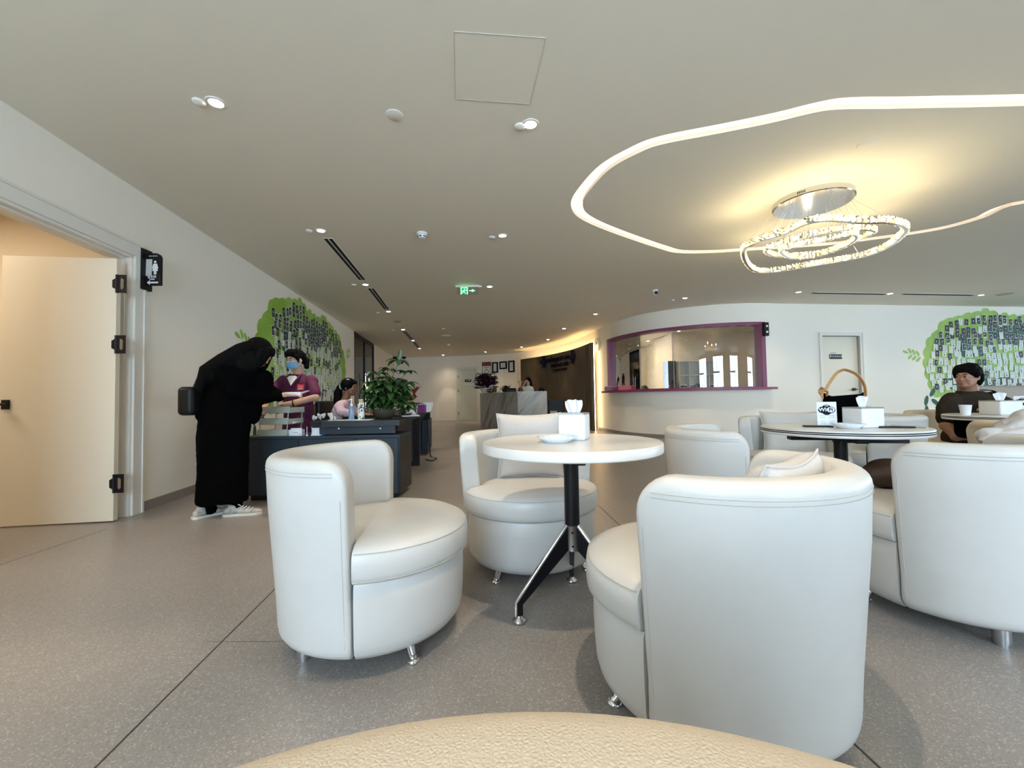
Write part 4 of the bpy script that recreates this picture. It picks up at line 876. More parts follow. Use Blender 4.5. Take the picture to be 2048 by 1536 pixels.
def round_table(x, y, label, r=.40, stripes=False, rot=0):
    t = thing('round_table', label, 'table', (x, y, 0)); mb = MB()
    if not stripes: mb.lathe([(0, .708), (r-.004, .708), (r, .712), (r, .745), (r-.004, .75), (0, .75)], n=96); mb.build('tabletop', 'table_white', t, smooth=40)
    else:
        mb.lathe([(0, .712), (r-.004, .712), (r, .716), (r, .745), (r-.004, .75), (0, .75)], n=96); tp = mb.build('tabletop', 'table_white', t, smooth=40)
        mb = MB()
        for z in (.7385, .7295): mb.tube([((r-.0005)*math.cos(w*PI/48), (r-.0005)*math.sin(w*PI/48), z) for w in range(96)], .0030, 6, closed=True)
        mb.build('edge_stripe', 'black_plastic', tp)
    table_base(t, rot); return t
round_table(*T1, 'white round pedestal table in the centre foreground with a tissue box')
round_table(*T2, 'round white table with black edge lines carrying the handbag', stripes=True, rot=math.radians(-12))
round_table(*T3, 'round table with a paper cup in front of the seated woman', stripes=True)
# tissue boxes
def tissue_box(x, y, rz, label, w=.125, d=.125, h=.125, wide=.085, tilt=0, mark=True):
    t = thing('tissue_box', label, 'tissue box', (x, y, .75), rz); mb = MB(); mb.rbox(-w/2, w/2, -d/2, d/2, 0, h-.004, .010, 4); mb.build('box_body', 'white_plastic', t, smooth=40)
    mb = MB(); mb.rbox(-w/2+.001, w/2-.001, -d/2+.001, d/2-.001, h-.008, h, .003, 2); lid = mb.build('lid', 'steel' if mark else 'white_plastic', t); mb = MB(); mb.box(-w*.33, w*.33, -.012, .012, h-.001, h+.0006); mb.build('lid_slot', 'dark_slot', lid)
    ts = MB(); n = 22; vs = []
    for sd_ in range(2):
        for j in range(9):
            v = j/8
            for i in range(n+1):
                u = -1+2*i/n; ww = wide*(.55+.45*math.sin(min(1, v*1.15)*PI/2)); x_ = u*ww/2*(1-.0*v); y_ = .010*math.sin(u*7+v*2)*(.4+v)+.012*math.sin(u*3+1.5)*v+(.0006 if sd_ else 0); vs.append((x_, y_, h-.006+v*.068*(1-.10*u*u)+.002*math.sin(u*9)*v))
    q = 9*(n+1); fs = [(s_*q+j*(n+1)+i, s_*q+j*(n+1)+i+1, s_*q+(j+1)*(n+1)+i+1, s_*q+(j+1)*(n+1)+i) for s_ in range(2) for j in range(8) for i in range(n)]
    ts.add(vs, fs); ts.build('tissue', 'tissue', t, smooth=80)
    if mark:
        fr = lambda u, v, dd: Vector((u, -d/2-dd, v)); mb = MB()
        for cx, cz, s_ in ((.012, .066, .020), (-.022, .062, .013)): mb.prism([(cx-s_*1.5, cz-s_), (cx+s_*1.5, cz-s_), (cx+s_*.9, cz), (cx+s_*.5, cz+s_*.5), (cx, cz+s_), (cx-s_*.5, cz+.3*s_)], fr, -.0005, .0006)
        mb.prism([(-.035, .028), (.035, .028), (.035, .030), (-.035, .030)], fr, -.0005, .0006); mb.build('embossed_emblem', 'porcelain', t)
    return t
tissue_box(.292, 1.985, math.radians(-22), 'white square tissue box with a raised tissue on the near round table')
tissue_box(1.995, 2.385, math.radians(4), 'white tissue box beside the handbag on the striped table', w=.135, d=.135, h=.115, wide=.07)
tissue_box(3.93, 3.37, math.radians(-4), 'cream tissue box in front of the seated woman', w=.17, d=.17, h=.115, wide=.10)
# plates
def plate(x, y, r, label, rz=0, square=False):
    mb = MB()
    def rf(w, q): return q*(1+.035*math.cos(w*16)*(q/r)**3) if not square else q*(1+.10*math.cos(4*w))
    mb.lathe([(0, .004), (r*.5, .003), (r*.62, .0), (r*.66, .001), (r*.80, .012), (r, .024), (r*1.0, .027), (r*.97, .0275), (r*.78, .016), (r*.62, .008), (0, .007)], n=64, rf=rf)
    o = tag(mb.build('saucer', 'porcelain', smooth=60), label, 'saucer'); o.location = (x, y, .75); o.rotation_euler.z = rz; return o
plate(.195, 1.86, .085, 'white saucer before the tissue box on the near table'); plate(1.86, 2.32, .075, 'small white dish before the Wi-Fi card on the striped table')
# wi-fi cards
def wifi(x, y, rz, label):
    t = thing('wifi_card', label, 'table card', (x, y, .75), rz); fr = lambda u, v, d: Vector((u, -d-.012+v*.08, v)); mb = MB(); w, h = .095, .145
    mb.prism([(-w/2, 0), (w/2, 0), (w/2, h), (-w/2, h)], fr, 0, .002); mb.prism([(-w/2, 0), (w/2, 0), (w/2, h), (-w/2, h)], lambda u, v, d: Vector((u, d+.012-v*.08, v)), 0, .002); mb.box(-w/2, w/2, -.012, .012, 0, .002); mb.build('card', 'paper', t)
    mb = MB(); c = .098
    mb.prism([(.026*math.cos(a*PI/16), c+.031*math.sin(a*PI/16)) for a in range(32)], fr, .002, .0025, m=0); mb.prism(pill(0, c, .082, .038), fr, .0025, .003, m=0); mb.prism(pill(.0195, c+.001, .037, .030), fr, .003, .0034, m=1)
    put_text(mb, 'Wi', .030, fr, -.019, c+.001, .0036, .0006, m=1, bold=.0008); put_text(mb, 'Fi', .027, fr, .020, c+.001, .0040, .0006, m=0, bold=.0008); put_text(mb, 'FREE', .0085, fr, 0, c+.0235, .0032, .0006, m=1, bold=.0002)
    for u in (-.020, .022):
        for v, k in ((.062, 1), (.052, .9), (.030, .7), (.020, .8)): mb.prism([(u-.016*k, v), (u+.016*k, v), (u+.016*k, v+.0025), (u-.016*k, v+.0025)], fr, .002, .0024, m=2)
    mb.build('printed_logo', ['navy', 'paper', 'leather_seam'], t)
wifi(1.865, 2.485, math.radians(-30), 'white free Wi-Fi card standing beside the black handbag'); wifi(4.27, 3.50, math.radians(-50), 'white free Wi-Fi card cut by the right edge of the view')
# handbag
t = thing('handbag', 'black handbag with a knotted tan leather strap standing on the striped table', 'handbag', (2.045, 2.58, .75), math.radians(-38))
mb = MB(); n = 40; rings = []
for z, a, b in ((0, .098, .045), (.012, .106, .052), (.06, .108, .054), (.11, .106, .048), (.15, .103, .036), (.175, .102, .022), (.18, .095, .016)):
    rings.append([(a*math.copysign(abs(math.cos(w))**.7, math.cos(w)), b*math.copysign(abs(math.sin(w))**.8, math.sin(w)), z+(.015*math.cos(2*w)+.006*math.sin(5*w) if z > .14 else 0)) for w in [2*PI*k/n for k in range(n)]])
vs = [p for r_ in rings for p in r_]; fs = [(i*n+k, i*n+(k+1) % n, (i+1)*n+(k+1) % n, (i+1)*n+k) for i in range(len(rings)-1) for k in range(n)]+[tuple(range(n-1, -1, -1)), tuple((len(rings)-1)*n+k for k in range(n))]
mb.add(vs, fs); mb.build('bag_body', 'black_cloth', t, smooth=60)
def strap(pts, w=.026, th=.004):
    pts = catmull(pts, 8); mb = MB(); vs = []
    for i, p in enumerate(pts):
        t_ = (pts[min(i+1, len(pts)-1)]-pts[max(i-1, 0)]).normalized(); s_ = Vector((0, 1, 0)); s_ = (s_-t_*s_.dot(t_)).normalized(); s_ = (s_*.85+t_.cross(s_)*.5).normalized(); n_ = t_.cross(s_)
        for a, b in ((-1, -1), (1, -1), (1, 1), (-1, 1)): vs.append(p+s_*a*w/2+n_*b*th/2)
    m_ = len(pts); mb.add(vs, [(i*4+k, (i+1)*4+k, (i+1)*4+(k+1) % 4, i*4+(k+1) % 4) for i in range(m_-1) for k in range(4)]+[(0, 1, 2, 3), ((m_-1)*4+3, (m_-1)*4+2, (m_-1)*4+1, (m_-1)*4)]); return mb
strap([(.10, -.022, .145), (.104, -.018, .20), (.098, -.008, .25), (.07, 0, .305), (.025, .004, .335), (0, .004, .338), (-.03, .003, .318), (-.065, .0, .262), (-.088, -.004, .215)]).build('strap', 'tan_strap', t, smooth=50)
kn = strap([(-.088, -.004, .215), (-.108, .012, .228), (-.118, .012, .205), (-.10, .006, .178), (-.082, -.012, .188), (-.080, -.022, .206), (-.098, -.026, .212), (-.106, -.020, .19), (-.098, -.008, .165)], .024); kn.build('strap_knot', 'tan_strap', t, smooth=50)
mb = MB(); mb.ball((.100, -.026, .160), (.003, .004, .004), n=8); mb.build('rivet', 'bottle_cap', t)
# pens / folded umbrella-like black items on the striped table
t = thing('black_pouch', 'flat black pen case lying at the right of the striped table', 'pen case', (2.11, 2.30, .75), math.radians(-20)); mb = MB(); mb.rbox(-.085, .075, -.018, .018, 0, .010, .004); mb.build('case', 'black_plastic', t); mb = MB(); mb.tube([(-.02, .01, .012), (.115, -.016, .007)], .006, 8); mb.build('zip_pull', 'steel', t)
t = thing('phone', 'thin black phone under the Wi-Fi card', 'phone', (1.79, 2.46, .75), math.radians(-25)); mb = MB(); mb.rbox(-.07, .07, -.034, .034, 0, .008, .003); mb.build('body', 'black_plastic', t); mb = MB(); mb.box(-.064, .064, -.030, .030, .0078, .0086); mb.build('screen', 'desk_blue', t)
t = thing('paper_cup', 'white paper cup standing before the seated woman', 'cup', (3.665, 3.385, .75)); mb = MB(); mb.lathe([(0, .003), (.026, .003), (.026, 0), (.028, 0), (.038, .078), (.040, .080), (.0385, .082), (.036, .079), (.0265, .006), (0, .006)], n=32); mb.build('cup_wall', 'paper', t, smooth=50)
# ------------------------------------------------------------------ organic shapes: union of rounded volumes, fused by voxel remesh
def fuse(name, mb, m, parent=None, vox=.008, smooth=4, world=False, dec=None):
    o = mb.build(name, m, parent, world=world)
    r = o.modifiers.new('fuse', 'REMESH'); r.mode = 'VOXEL'; r.voxel_size = vox; r.use_smooth_shade = True
    if smooth: s_ = o.modifiers.new('soften', 'SMOOTH'); s_.factor = .5; s_.iterations = smooth
    if dec: d_ = o.modifiers.new('reduce', 'DECIMATE'); d_.ratio = dec
    bpy.context.view_layer.update(); me = bpy.data.meshes.new_from_object(o.evaluated_get(bpy.context.evaluated_depsgraph_get())); o.modifiers.clear(); old = o.data; o.data = me; me.name = name; bpy.data.meshes.remove(old)
    me.polygons.foreach_set('use_smooth', [True]*len(me.polygons)); return o
from mathutils import noise as NZ
def wrinkle(o, amp, sc):
    me = o.data; nn = [v.normal.copy() for v in me.vertices]
    for v, q in zip(me.vertices, nn):
        p = v.co*sc; v.co += q*amp*(NZ.noise(Vector((p.x, p.y, p.z*.45)))+.5*abs(NZ.noise(p*2.3)))
    me.update(); return o
def cap(mb, pts, rs, n=14):                          # tapered limb with ball joints
    mb.tube(pts, rs, n)
    for p, r in zip(pts, rs): mb.ball(p, r, n=n)
def hand(mb, wr, dirv, up, curl=.5, s=1.0, side=1):  # palm and five fingers; dirv to fingertips, up = back of hand
    d = Vector(dirv).normalized(); u = Vector(up); u = (u-d*u.dot(d)).normalized(); r = d.cross(u)*side; wr = Vector(wr)
    q = Matrix((d, r, u)).transposed()
    mb.ball(wr+d*.045*s, (.048*s, .038*s, .015*s), rot=q.to_euler(), n=14); mb.ball(wr+d*.01*s, (.03*s, .026*s, .018*s), rot=q.to_euler(), n=12)
    for k, (off, L) in enumerate(((-.030, .062), (-.010, .072), (.010, .076), (.029, .068))):
        p = wr+d*.082*s+r*off*s; a = 0; pts = [p-d*.02*s, p]
        for j, f in enumerate((.45, .32, .25)):
            a += curl*(.55+.35*j)+.05*k; p = p+(d*math.cos(a)-u*math.sin(a)+r*off*1.2)*L*f*s; pts.append(p)
        cap(mb, pts, [.0092*s, .0090*s, .0084*s, .0078*s, .0068*s], 10)
    p = wr+d*.018*s+r*.024*s; pts = [p, p+(d*.7+r*.75-u*.15).normalized()*.032*s]; pts.append(pts[-1]+(d*.9+r*.25-u*.35).normalized()*.028*s); pts.append(pts[-1]+(d*1.0-u*.4).normalized()*.020*s); cap(mb, pts, [.013*s, .0105*s, .0095*s, .008*s], 10)
def head_shape(mb, c, yaw, pitch=0, s=1.0, jaw=1.0, full=1.0, roll=0):
    # local: +x faces forward, z up; c = centre of skull; returns the local->world mapper
    R = Euler((0, 0, yaw)).to_matrix() @ Euler((0, pitch, 0)).to_matrix() @ Euler((roll, 0, 0)).to_matrix(); c = Vector(c)
    X = lambda x, y, z: c+R @ Vector((x, y, z))*s
    E_ = (R.to_euler()); B = lambda x, y, z, r, rot=None: mb.ball(X(x, y, z), tuple(a*s for a in (r if isinstance(r, tuple) else (r, r, r))), rot=E_, n=18)
    B(-.008, 0, .028, (.094, .074, .082)); B(.022, 0, -.032, (.066, .062*full, .068)); B(.042, 0, -.078, (.040*jaw, .044*full, .030)); B(.060, 0, -.090, (.020, .022, .016))
    B(.070, 0, .022, (.022, .045, .014)); B(.082, 0, -.012, (.012, .009, .026)); B(.093, 0, -.026, (.013, .012, .010)); B(.086, .011, -.030, (.009, .007, .007)); B(.086, -.011, -.030, (.009, .007, .007))
    for y in (-1, 1):
        B(.062, y*.036, -.024, (.026, .022*full, .024)); B(.045, y*.046, -.058, (.026, .014*full, .026)); B(-.008, y*.075, -.008, (.014, .008, .028)); B(.000, y*.077, .006, (.012, .007, .014))
        B(.078, y*.030, .004, (.012, .017, .010)); B(.078, y*.031, .026, (.010, .020, .006))
    B(.080, 0, -.056, (.014, .022, .007)); B(.078, 0, -.066, (.014, .018, .007))
    return X, R
def face_parts(X, R, parent, s=1.0, lips=True, brow=True, iris='black_plastic'):
    E_ = R.to_euler(); mb = MB()
    for y in (-1, 1): mb.ball(X(.080, y*.030, .002), (.009*s, .0135*s, .0058*s), rot=E_, n=12)
    mb.build('eye', 'porcelain', parent, smooth=80, world=True); mb = MB()
    for y in (-1, 1): mb.ball(X(.0865, y*.030, .002), (.0035*s, .0062*s, .0056*s), rot=E_, n=10); mb.tube([X(.0855, y*.0165, .005), X(.0905, y*.030, .0095), X(.081, y*.0445, .005)], .0016*s, 6)
    mb.build('iris_and_lash', iris, parent, smooth=80, world=True)
    if brow:
        mb = MB()
        for y in (-1, 1): mb.tube([X(.0875, y*.014, .024), X(.0880, y*.030, .030), X(.078, y*.048, .026)], [.0030*s, .0036*s, .002*s], 8)
        mb.build('eyebrow', 'black_hair', parent, smooth=80, world=True)
    if lips:
        mb = MB(); mb.ball(X(.0895, 0, -.0565), (.006*s, .021*s, .0045*s), rot=E_, n=12); mb.ball(X(.0880, 0, -.0655), (.007*s, .017*s, .0050*s), rot=E_, n=12); mb.build('lips', 'lip', parent, smooth=80, world=True)
V = Vector
# ---- person 1: black clad, long hair, bending over the tray, seen from behind-left
t = thing('person', 'person in long black dress with black hair bending over the dark cabinet, white sneakers', 'person', (-2.42, 3.55, 0))
mb = MB(); X, R = head_shape(mb, (-2.215, 3.66, 1.375), math.radians(10), math.radians(38), 1.0)
cap(mb, [V((-2.27, 3.64, 1.32)), V((-2.36, 3.62, 1.22))], [.055, .06]); cap(mb, [V((-2.39, 3.62, 1.15)), V((-2.44, 3.60, .85)), V((-2.45, 3.58, .78))], [.09, .09, .1])
cap(mb, [V((-2.30, 3.52, 1.10)), V((-2.24, 3.66, .99)), V((-2.155, 3.83, 1.0)), V((-2.105, 3.88, 1.015))], [.035, .030, .026, .024]); hand(mb, V((-2.10, 3.885, 1.015)), (.9, .25, .0), (.0, -.3, 1), .35, .95, -1)
for x, y in ((-2.55, 3.54), (-2.38, 3.58)): cap(mb, [V((x, y+.02, .80)), V((x, y, .45)), V((x, y, .10)), V((x, y, .06))], [.06, .05, .034, .022])
body = fuse('body', mb, 'skin', t, .006, 3, world=True); face_parts(X, R, body)
mb = MB()                                             # dress and blouse
for x, y in ((-2.56, 3.54), (-2.35, 3.57)): cap(mb, [V((x, y, .40)), V((x, y, .07)), V((x+.01, y, .055))], [.06, .046, .044])
mb.loft([(-2.475, 3.57, .105, .205, .15), (-2.475, 3.57, .16, .208, .15), (-2.47, 3.57, .40, .198, .145), (-2.465, 3.57, .62, .20, .15), (-2.455, 3.57, .80, .205, .155), (-2.44, 3.58, .92, .20, .155), (-2.42, 3.59, 1.04, .19, .155), (-2.39, 3.60, 1.15, .175, .16), (-2.35, 3.61, 1.24, .13, .14), (-2.31, 3.62, 1.30, .08, .09)], 40, 6, wob=.018)
cap(mb, [V((-2.40, 3.48, 1.17)), V((-2.30, 3.47, 1.05)), V((-2.22, 3.60, .98)), V((-2.15, 3.80, 1.0))], [.085, .072, .060, .048])
cap(mb, [V((-2.31, 3.73, 1.20)), V((-2.23, 3.80, 1.06)), V((-2.16, 3.86, 1.00))], [.075, .065, .050]); mb.ball((-2.20, 3.70, 1.12), (.07, .10, .12)); mb.ball((-2.62, 3.55, .84), (.045, .09, .05)); mb.ball((-2.24, 3.62, .88), (.055, .08, .12))
wrinkle(fuse('black_dress', mb, 'black_cloth', t, .010, 4, world=True), .012, 9)
mb = MB(); mb.ball(X(-.030, 0, .035), (.112, .094, .098), rot=R.to_euler(), n=20)
for k in range(9):
    a = -1+2*k/8; mb.tube([X(-.05, a*.08, .05), X(-.10, a*.09, -.05)+V((0, 0, -.0)), V((-2.42-.0*a, 3.60+a*.11, 1.30)), V((-2.545, 3.57+a*.10, 1.22)), V((-2.60, 3.56+a*.09, 1.05)), V((-2.61, 3.56+a*.06, .98))], [.05, .062, .065, .055, .04, .02], 10)
for y in (-1, 1): mb.tube([X(.02, y*.075, .06), X(.035, y*.085, .0), X(.060, y*.074, -.08), X(.055, y*.07, -.15), X(.03, y*.06, -.24)], [.04, .042, .044, .040, .018], 10)
mb.tube([X(.045, -.04, .08), X(.075, -.062, .03), X(.085, -.060, -.04), X(.075, -.055, -.12)], [.030, .030, .026, .012], 10)
mb.ball((-2.36, 3.60, 1.33), (.11, .10, .08)); mb.ball((-2.42, 3.58, 1.27), (.11, .13, .09)); mb.ball((-2.50, 3.57, 1.18), (.10, .13, .10)); mb.ball((-2.30, 3.55, 1.27), (.09, .07, .10)); mb.ball((-2.25, 3.57, 1.30), (.06, .05, .10))
mb.tube([X(.04, -.03, .09), X(.075, -.02, .06), X(.088, -.03, .035)], [.03, .025, .015], 10); mb.tube([X(.04, .03, .09), X(.075, .02, .06), X(.088, .03, .035)], [.03, .025, .015], 10)
fuse('long_hair', mb, 'black_hair', t, .009, 2, world=True)
for i, (x, y, a, ) in enumerate(((-2.565, 3.55, 60), (-2.31, 3.555, 14))):
    d = V((math.cos(math.radians(a)), math.sin(math.radians(a)), 0)); s_ = V((-d.y, d.x, 0)); o_ = V((x, y, 0))
    Z = lambda u, v, w: o_+d*u+s_*v+V((0, 0, w))
    mb = MB()
    for u, r, h in ((-.09, .036, .05), (-.06, .040, .058), (0, .038, .052), (.06, .044, .036), (.11, .042, .028), (.14, .030, .022)): mb.ball(Z(u, 0, .018+h*.45), (r, r, h*.62), n=14)
    mb.ball(Z(-.06, 0, .07), (.042, .036, .03)); sh = fuse('sneaker', mb, 'shoe', t, .006, 3, world=True)
    mb = MB(); mb.prism([(-.128, -.02), (-.11, -.038), (0, -.040), (.07, -.048), (.13, -.040), (.165, 0), (.13, .040), (.07, .048), (0, .040), (-.11, .038), (-.128, .02)], lambda u, v, w: Z(u, v, w), 0, .020); mb.build('sole', 'sole', sh, world=True)
    mb = MB()
    for k in range(4): u = .01+.025*k; mb.tube([Z(u, -.026, .066-.004*k), Z(u+.012, 0, .078-.007*k), Z(u, .026, .066-.004*k)], .0035, 6)
    mb.tube([Z(.0, 0, .082), Z(-.01, -.02, .095), Z(.015, -.03, .085)], .003, 6); mb.build('lace', 'paper', sh, world=True)
t = thing('shoulder_bag', 'black bag worn at the back of the person in black', 'bag', (-2.67, 3.50, .85)); mb = MB(); mb.rbox(-.055, .075, -.12, .12, 0, .235, .035, 4); mb.build('bag_body', 'black_plastic', t, smooth=60); mb = MB(); mb.tube([(.0, .0, .22), (.06, .0, .36), (.16, .02, .44)], .012, 8); mb.build('strap', 'black_plastic', t)
t = thing('pill_box', 'open white carton held between the two people over the grey trays', 'box', (-2.055, 3.92, .998), math.radians(15))
mb = MB(); mb.box(-.06, .07, -.035, .035, 0, .040); mb.build('box_body', 'paper', t); mb = MB(); mb.prism([(.07, .020), (.135, .048), (.132, .054), (.07, .038)], lambda u, v, d: V((u, d, v)), -.033, .033); mb.build('flap', 'pink_cloth', t)
# ---- person 2: staff member in maroon scrubs with blue mask
t = thing('person', 'staff member in maroon scrub top and light blue face mask behind the grey trays', 'person', (-2.42, 4.72, 0))
mb = MB(); X, R = head_shape(mb, (-2.43, 4.68, 1.415), math.radians(-112), math.radians(10), .98, full=1.06)
cap(mb, [V((-2.43, 4.71, 1.36)), V((-2.42, 4.72, 1.25)), V((-2.42, 4.72, 1.15))], [.052, .052, .08]); cap(mb, [V((-2.42, 4.72, 1.1)), V((-2.40, 4.72, .8)), V((-2.40, 4.72, .7))], [.1, .1, .12])
cap(mb, [V((-2.26, 4.70, 1.15)), V((-2.165, 4.60, .99)), V((-2.36, 4.46, .925)), V((-2.41, 4.44, .92))], [.036, .044, .034, .029]); hand(mb, V((-2.415, 4.435, .925)), (-.85, -.1, -.35), (0, -.35, 1), .55, .98, 1)
cap(mb, [V((-2.60, 4.69, 1.15)), V((-2.68, 4.52, .93)), V((-2.53, 4.22, .83)), V((-2.50, 4.17, .835))], [.036, .043, .034, .029]); hand(mb, V((-2.50, 4.17, .835)), (.4, -.7, .25), (-.3, 0, 1), .5, .95, -1)
for x in (-2.50, -2.33): cap(mb, [V((x, 4.74, .75)), V((x, 4.74, .42)), V((x, 4.76, .06)), V((x, 4.70, .035))], [.08, .055, .04, .035])
body = fuse('body', mb, 'skin', t, .006, 3, world=True); face_parts(X, R, body, .98, lips=False)
mb = MB()
mb.loft([(-2.41, 4.72, .56, .175, .13), (-2.41, 4.72, .66, .172, .13), (-2.41, 4.72, .82, .158, .122), (-2.42, 4.72, .96, .160, .118), (-2.43, 4.72, 1.08, .178, .112), (-2.43, 4.72, 1.17, .185, .098), (-2.43, 4.72, 1.225, .145, .078), (-2.43, 4.72, 1.255, .075, .06)], 36, 5, wob=.012)
cap(mb, [V((-2.255, 4.705, 1.165)), V((-2.28, 4.715, 1.185)), V((-2.235, 4.68, 1.12)), V((-2.185, 4.63, 1.035))], [.066, .062, .064, .064]); cap(mb, [V((-2.58, 4.71, 1.185)), V((-2.63, 4.66, 1.10)), V((-2.67, 4.59, 1.01))], [.062, .062, .060])
top = wrinkle(fuse('scrub_top', mb, 'scrub', t, .009, 3, world=True), .008, 14)
mb = MB(); mb.prism([(0, 1.125), (.055, 1.215), (.03, 1.235), (-.03, 1.235), (-.055, 1.215)], lambda u, v, d: V((-2.43+u, 4.594-d+(v-1.125)*.28, v)), 0, .012, m=0); mb.build('undershirt', 'paper', top, world=True)
mb = MB()
for sg in (-1, 1): mb.tube([V((-2.43, 4.588, 1.112)), V((-2.43+sg*.035, 4.600, 1.165)), V((-2.43+sg*.068, 4.632, 1.228)), V((-2.43+sg*.07, 4.70, 1.258))], [.010, .012, .012, .010], 8)
mb.build('collar', 'scrub', top, smooth=60, world=True)
mb = MB(); fr = lambda u, v, d: V((-2.335+u, 4.606-d+u*.45, 1.105+v)); mb.prism([(-.030, -.035), (.030, -.030), (.034, .030), (-.026, .034)], fr, 0, .006, m=0); mb.prism([(-.02, -.02), (.022, -.017), (.022, -.010), (-.02, -.013)], fr, .006, .008, m=1); put_text(mb, 'Care', .022, fr, .002, .008, .007, .001, m=1); mb.build('chest_badge', ['red_badge', 'paper'], top, world=True)
mb = MB()
mb.loft([(-2.41, 4.74, .06, .12, .10), (-2.41, 4.74, .3, .14, .11), (-2.41, 4.74, .62, .16, .12)], 28, 5)
fuse('trousers', mb, 'scrub', t, .014, 3, world=True)
mb = MB(); mb.ball(X(-.022, 0, .040), (.098, .086, .088), rot=R.to_euler(), n=20)
for k in range(9): a = -1+2*k/8; mb.tube([X(.02, a*.055, .115), X(.062, a*.064, .082), X(.080-.02*abs(a), a*.070+.006, .050-.015*abs(a))], [.022, .020, .010], 8)
for y in (-1, 1): mb.tube([X(.03, y*.072, .05), X(.035, y*.079, -.0), X(.028, y*.078, -.035)], [.018, .012, .005], 8)
mb.tube([X(-.09, 0, .02), X(-.11, .03, -.03), X(-.10, .06, -.09)], [.05, .045, .02], 10); mb.ball(X(-.09, .055, -.09), .028)
fuse('tied_hair', mb, 'black_hair', t, .006, 2, world=True)
mb = MB(); E_ = R.to_euler(); n = 14; vs = []
for j in range(9):
    v = -1+2*j/8
    for i in range(n+1):
        u = -1+2*i/n; f = (1-u*u); vs.append(X(.068+.042*f**.6*(1-.25*v*v)+.004*math.sin(v*9)*f-.020*abs(u), u*(.074-.006*v*v), -.048+v*.044*(1-.12*u*u)))
mb.add(vs, [(j*(n+1)+i, j*(n+1)+i+1, (j+1)*(n+1)+i+1, (j+1)*(n+1)+i) for j in range(8) for i in range(n)]); mk = mb.build('face_mask', 'mask_blue', t, smooth=80, world=True)
mb = MB()
for y in (-1, 1):
    for z in (-.085, -.010): mb.tube([X(.056, y*.064, z), X(.02, y*.079, z*.5-.01), X(-.015, y*.086, -.01)], .0018, 6)
mb.tube([X(.056, -.064, -.006), X(.095, -.035, -.005), X(.108, 0, -.004), X(.095, .035, -.005), X(.056, .064, -.006)], .0025, 6); mb.build('ear_loop', 'paper', mk, world=True)
mb = MB(); wp = V((-2.345, 4.468, .927)); wd = V((-.85, -.42, -.2)).normalized()
def wring(mb, c, d, r, th, m): 
    a = d.cross(V((0, 0, 1))).normalized(); b = a.cross(d); mb.tube([c+a*r*math.cos(w*PI/10)+b*r*math.sin(w*PI/10) for w in range(20)], th, 6, closed=True, m=m)
wring(mb, wp, wd, .036, .006, 0); wring(mb, wp-wd*.022, wd, .038, .004, 1); mb.ball(wp+V((.0, -.036, .005)), (.013, .006, .013), m=2); mb.build('wristband', ['black_plastic', 'bottle_cap', 'chrome'], t, world=True, smooth=60)
# ---- person 3: seated girl in profile
t = thing('person', 'seated person in pink shirt with ponytail in profile facing the leafy plant', 'person', (-2.05, 5.0, 0))
mb = MB(); X, R = head_shape(mb, (-1.925, 4.95, 1.105), math.radians(-12), math.radians(4), .90)
cap(mb, [V((-1.945, 4.95, 1.06)), V((-1.985, 4.96, .95)), V((-2.0, 4.97, .90))], [.046, .046, .07]); cap(mb, [V((-2.02, 4.98, .85)), V((-2.06, 5.0, .55))], [.1, .11])
cap(mb, [V((-2.0, 4.82, .88)), V((-1.93, 4.78, .80)), V((-1.74, 4.80, .785)), V((-1.70, 4.81, .785))], [.045, .042, .03, .026]); hand(mb, V((-1.69, 4.81, .787)), (1, .05, -.05), (0, 0, 1), .35, .9, 1)
for y in (4.9, 5.08): cap(mb, [V((-2.05, y, .50)), V((-1.66, y, .48)), V((-1.64, y, .06)), V((-1.57, y, .035))], [.075, .055, .04, .035])
body = fuse('body', mb, 'skin_brown', t, .006, 3, world=True); face_parts(X, R, body, .9)
mb = MB()
mb.loft([(-2.06, 4.98, .44, .13, .165), (-2.06, 4.98, .6, .12, .15), (-2.04, 4.98, .74, .11, .155), (-2.02, 4.98, .85, .10, .165), (-2.0, 4.98, .92, .08, .14), (-1.98, 4.97, .96, .05, .07)], 32, 5, wob=.012)
cap(mb, [V((-1.99, 4.82, .885)), V((-1.955, 4.78, .82)), V((-1.85, 4.785, .797))], [.058, .056, .045]); cap(mb, [V((-1.99, 5.13, .885)), V((-1.95, 5.15, .80))], [.058, .052]); wrinkle(fuse('pink_shirt', mb, 'pink_cloth', t, .010, 3, world=True), .008, 16)
mb = MB(); mb.ball(X(-.022, 0, .034), (.096, .083, .086), rot=R.to_euler(), n=20)
mb.tube([X(-.10, 0, .02), X(-.145, 0, .00), X(-.165, 0, -.08), X(-.165, 0, -.18), X(-.15, 0, -.27), X(-.14, 0, -.33)], [.03, .035, .05, .052, .042, .015], 12)
for y in (-1, 1): mb.tube([X(.05, y*.05, .085), X(.045, y*.068, .045), X(.02, y*.078, .01)], [.02, .014, .006], 8)
fuse('ponytail_hair', mb, 'black_hair', t, .006, 2, world=True)
mb = MB(); c = X(-.118, 0, .012)
for k in range(10): a = 2*PI*k/10; mb.ball(c+R @ V((0, math.cos(a)*.030, math.sin(a)*.030)), .015, n=10)
mb.build('scrunchie', mat('pale_blue_cloth', (.30, .45, .55), .9), t, smooth=80, world=True)
mb = MB(); mb.tube([X(-.02, -.055, .100), X(.018, -.05, .106)], .007, 8); mb.build('hair_clip', 'paper', t, smooth=60, world=True)
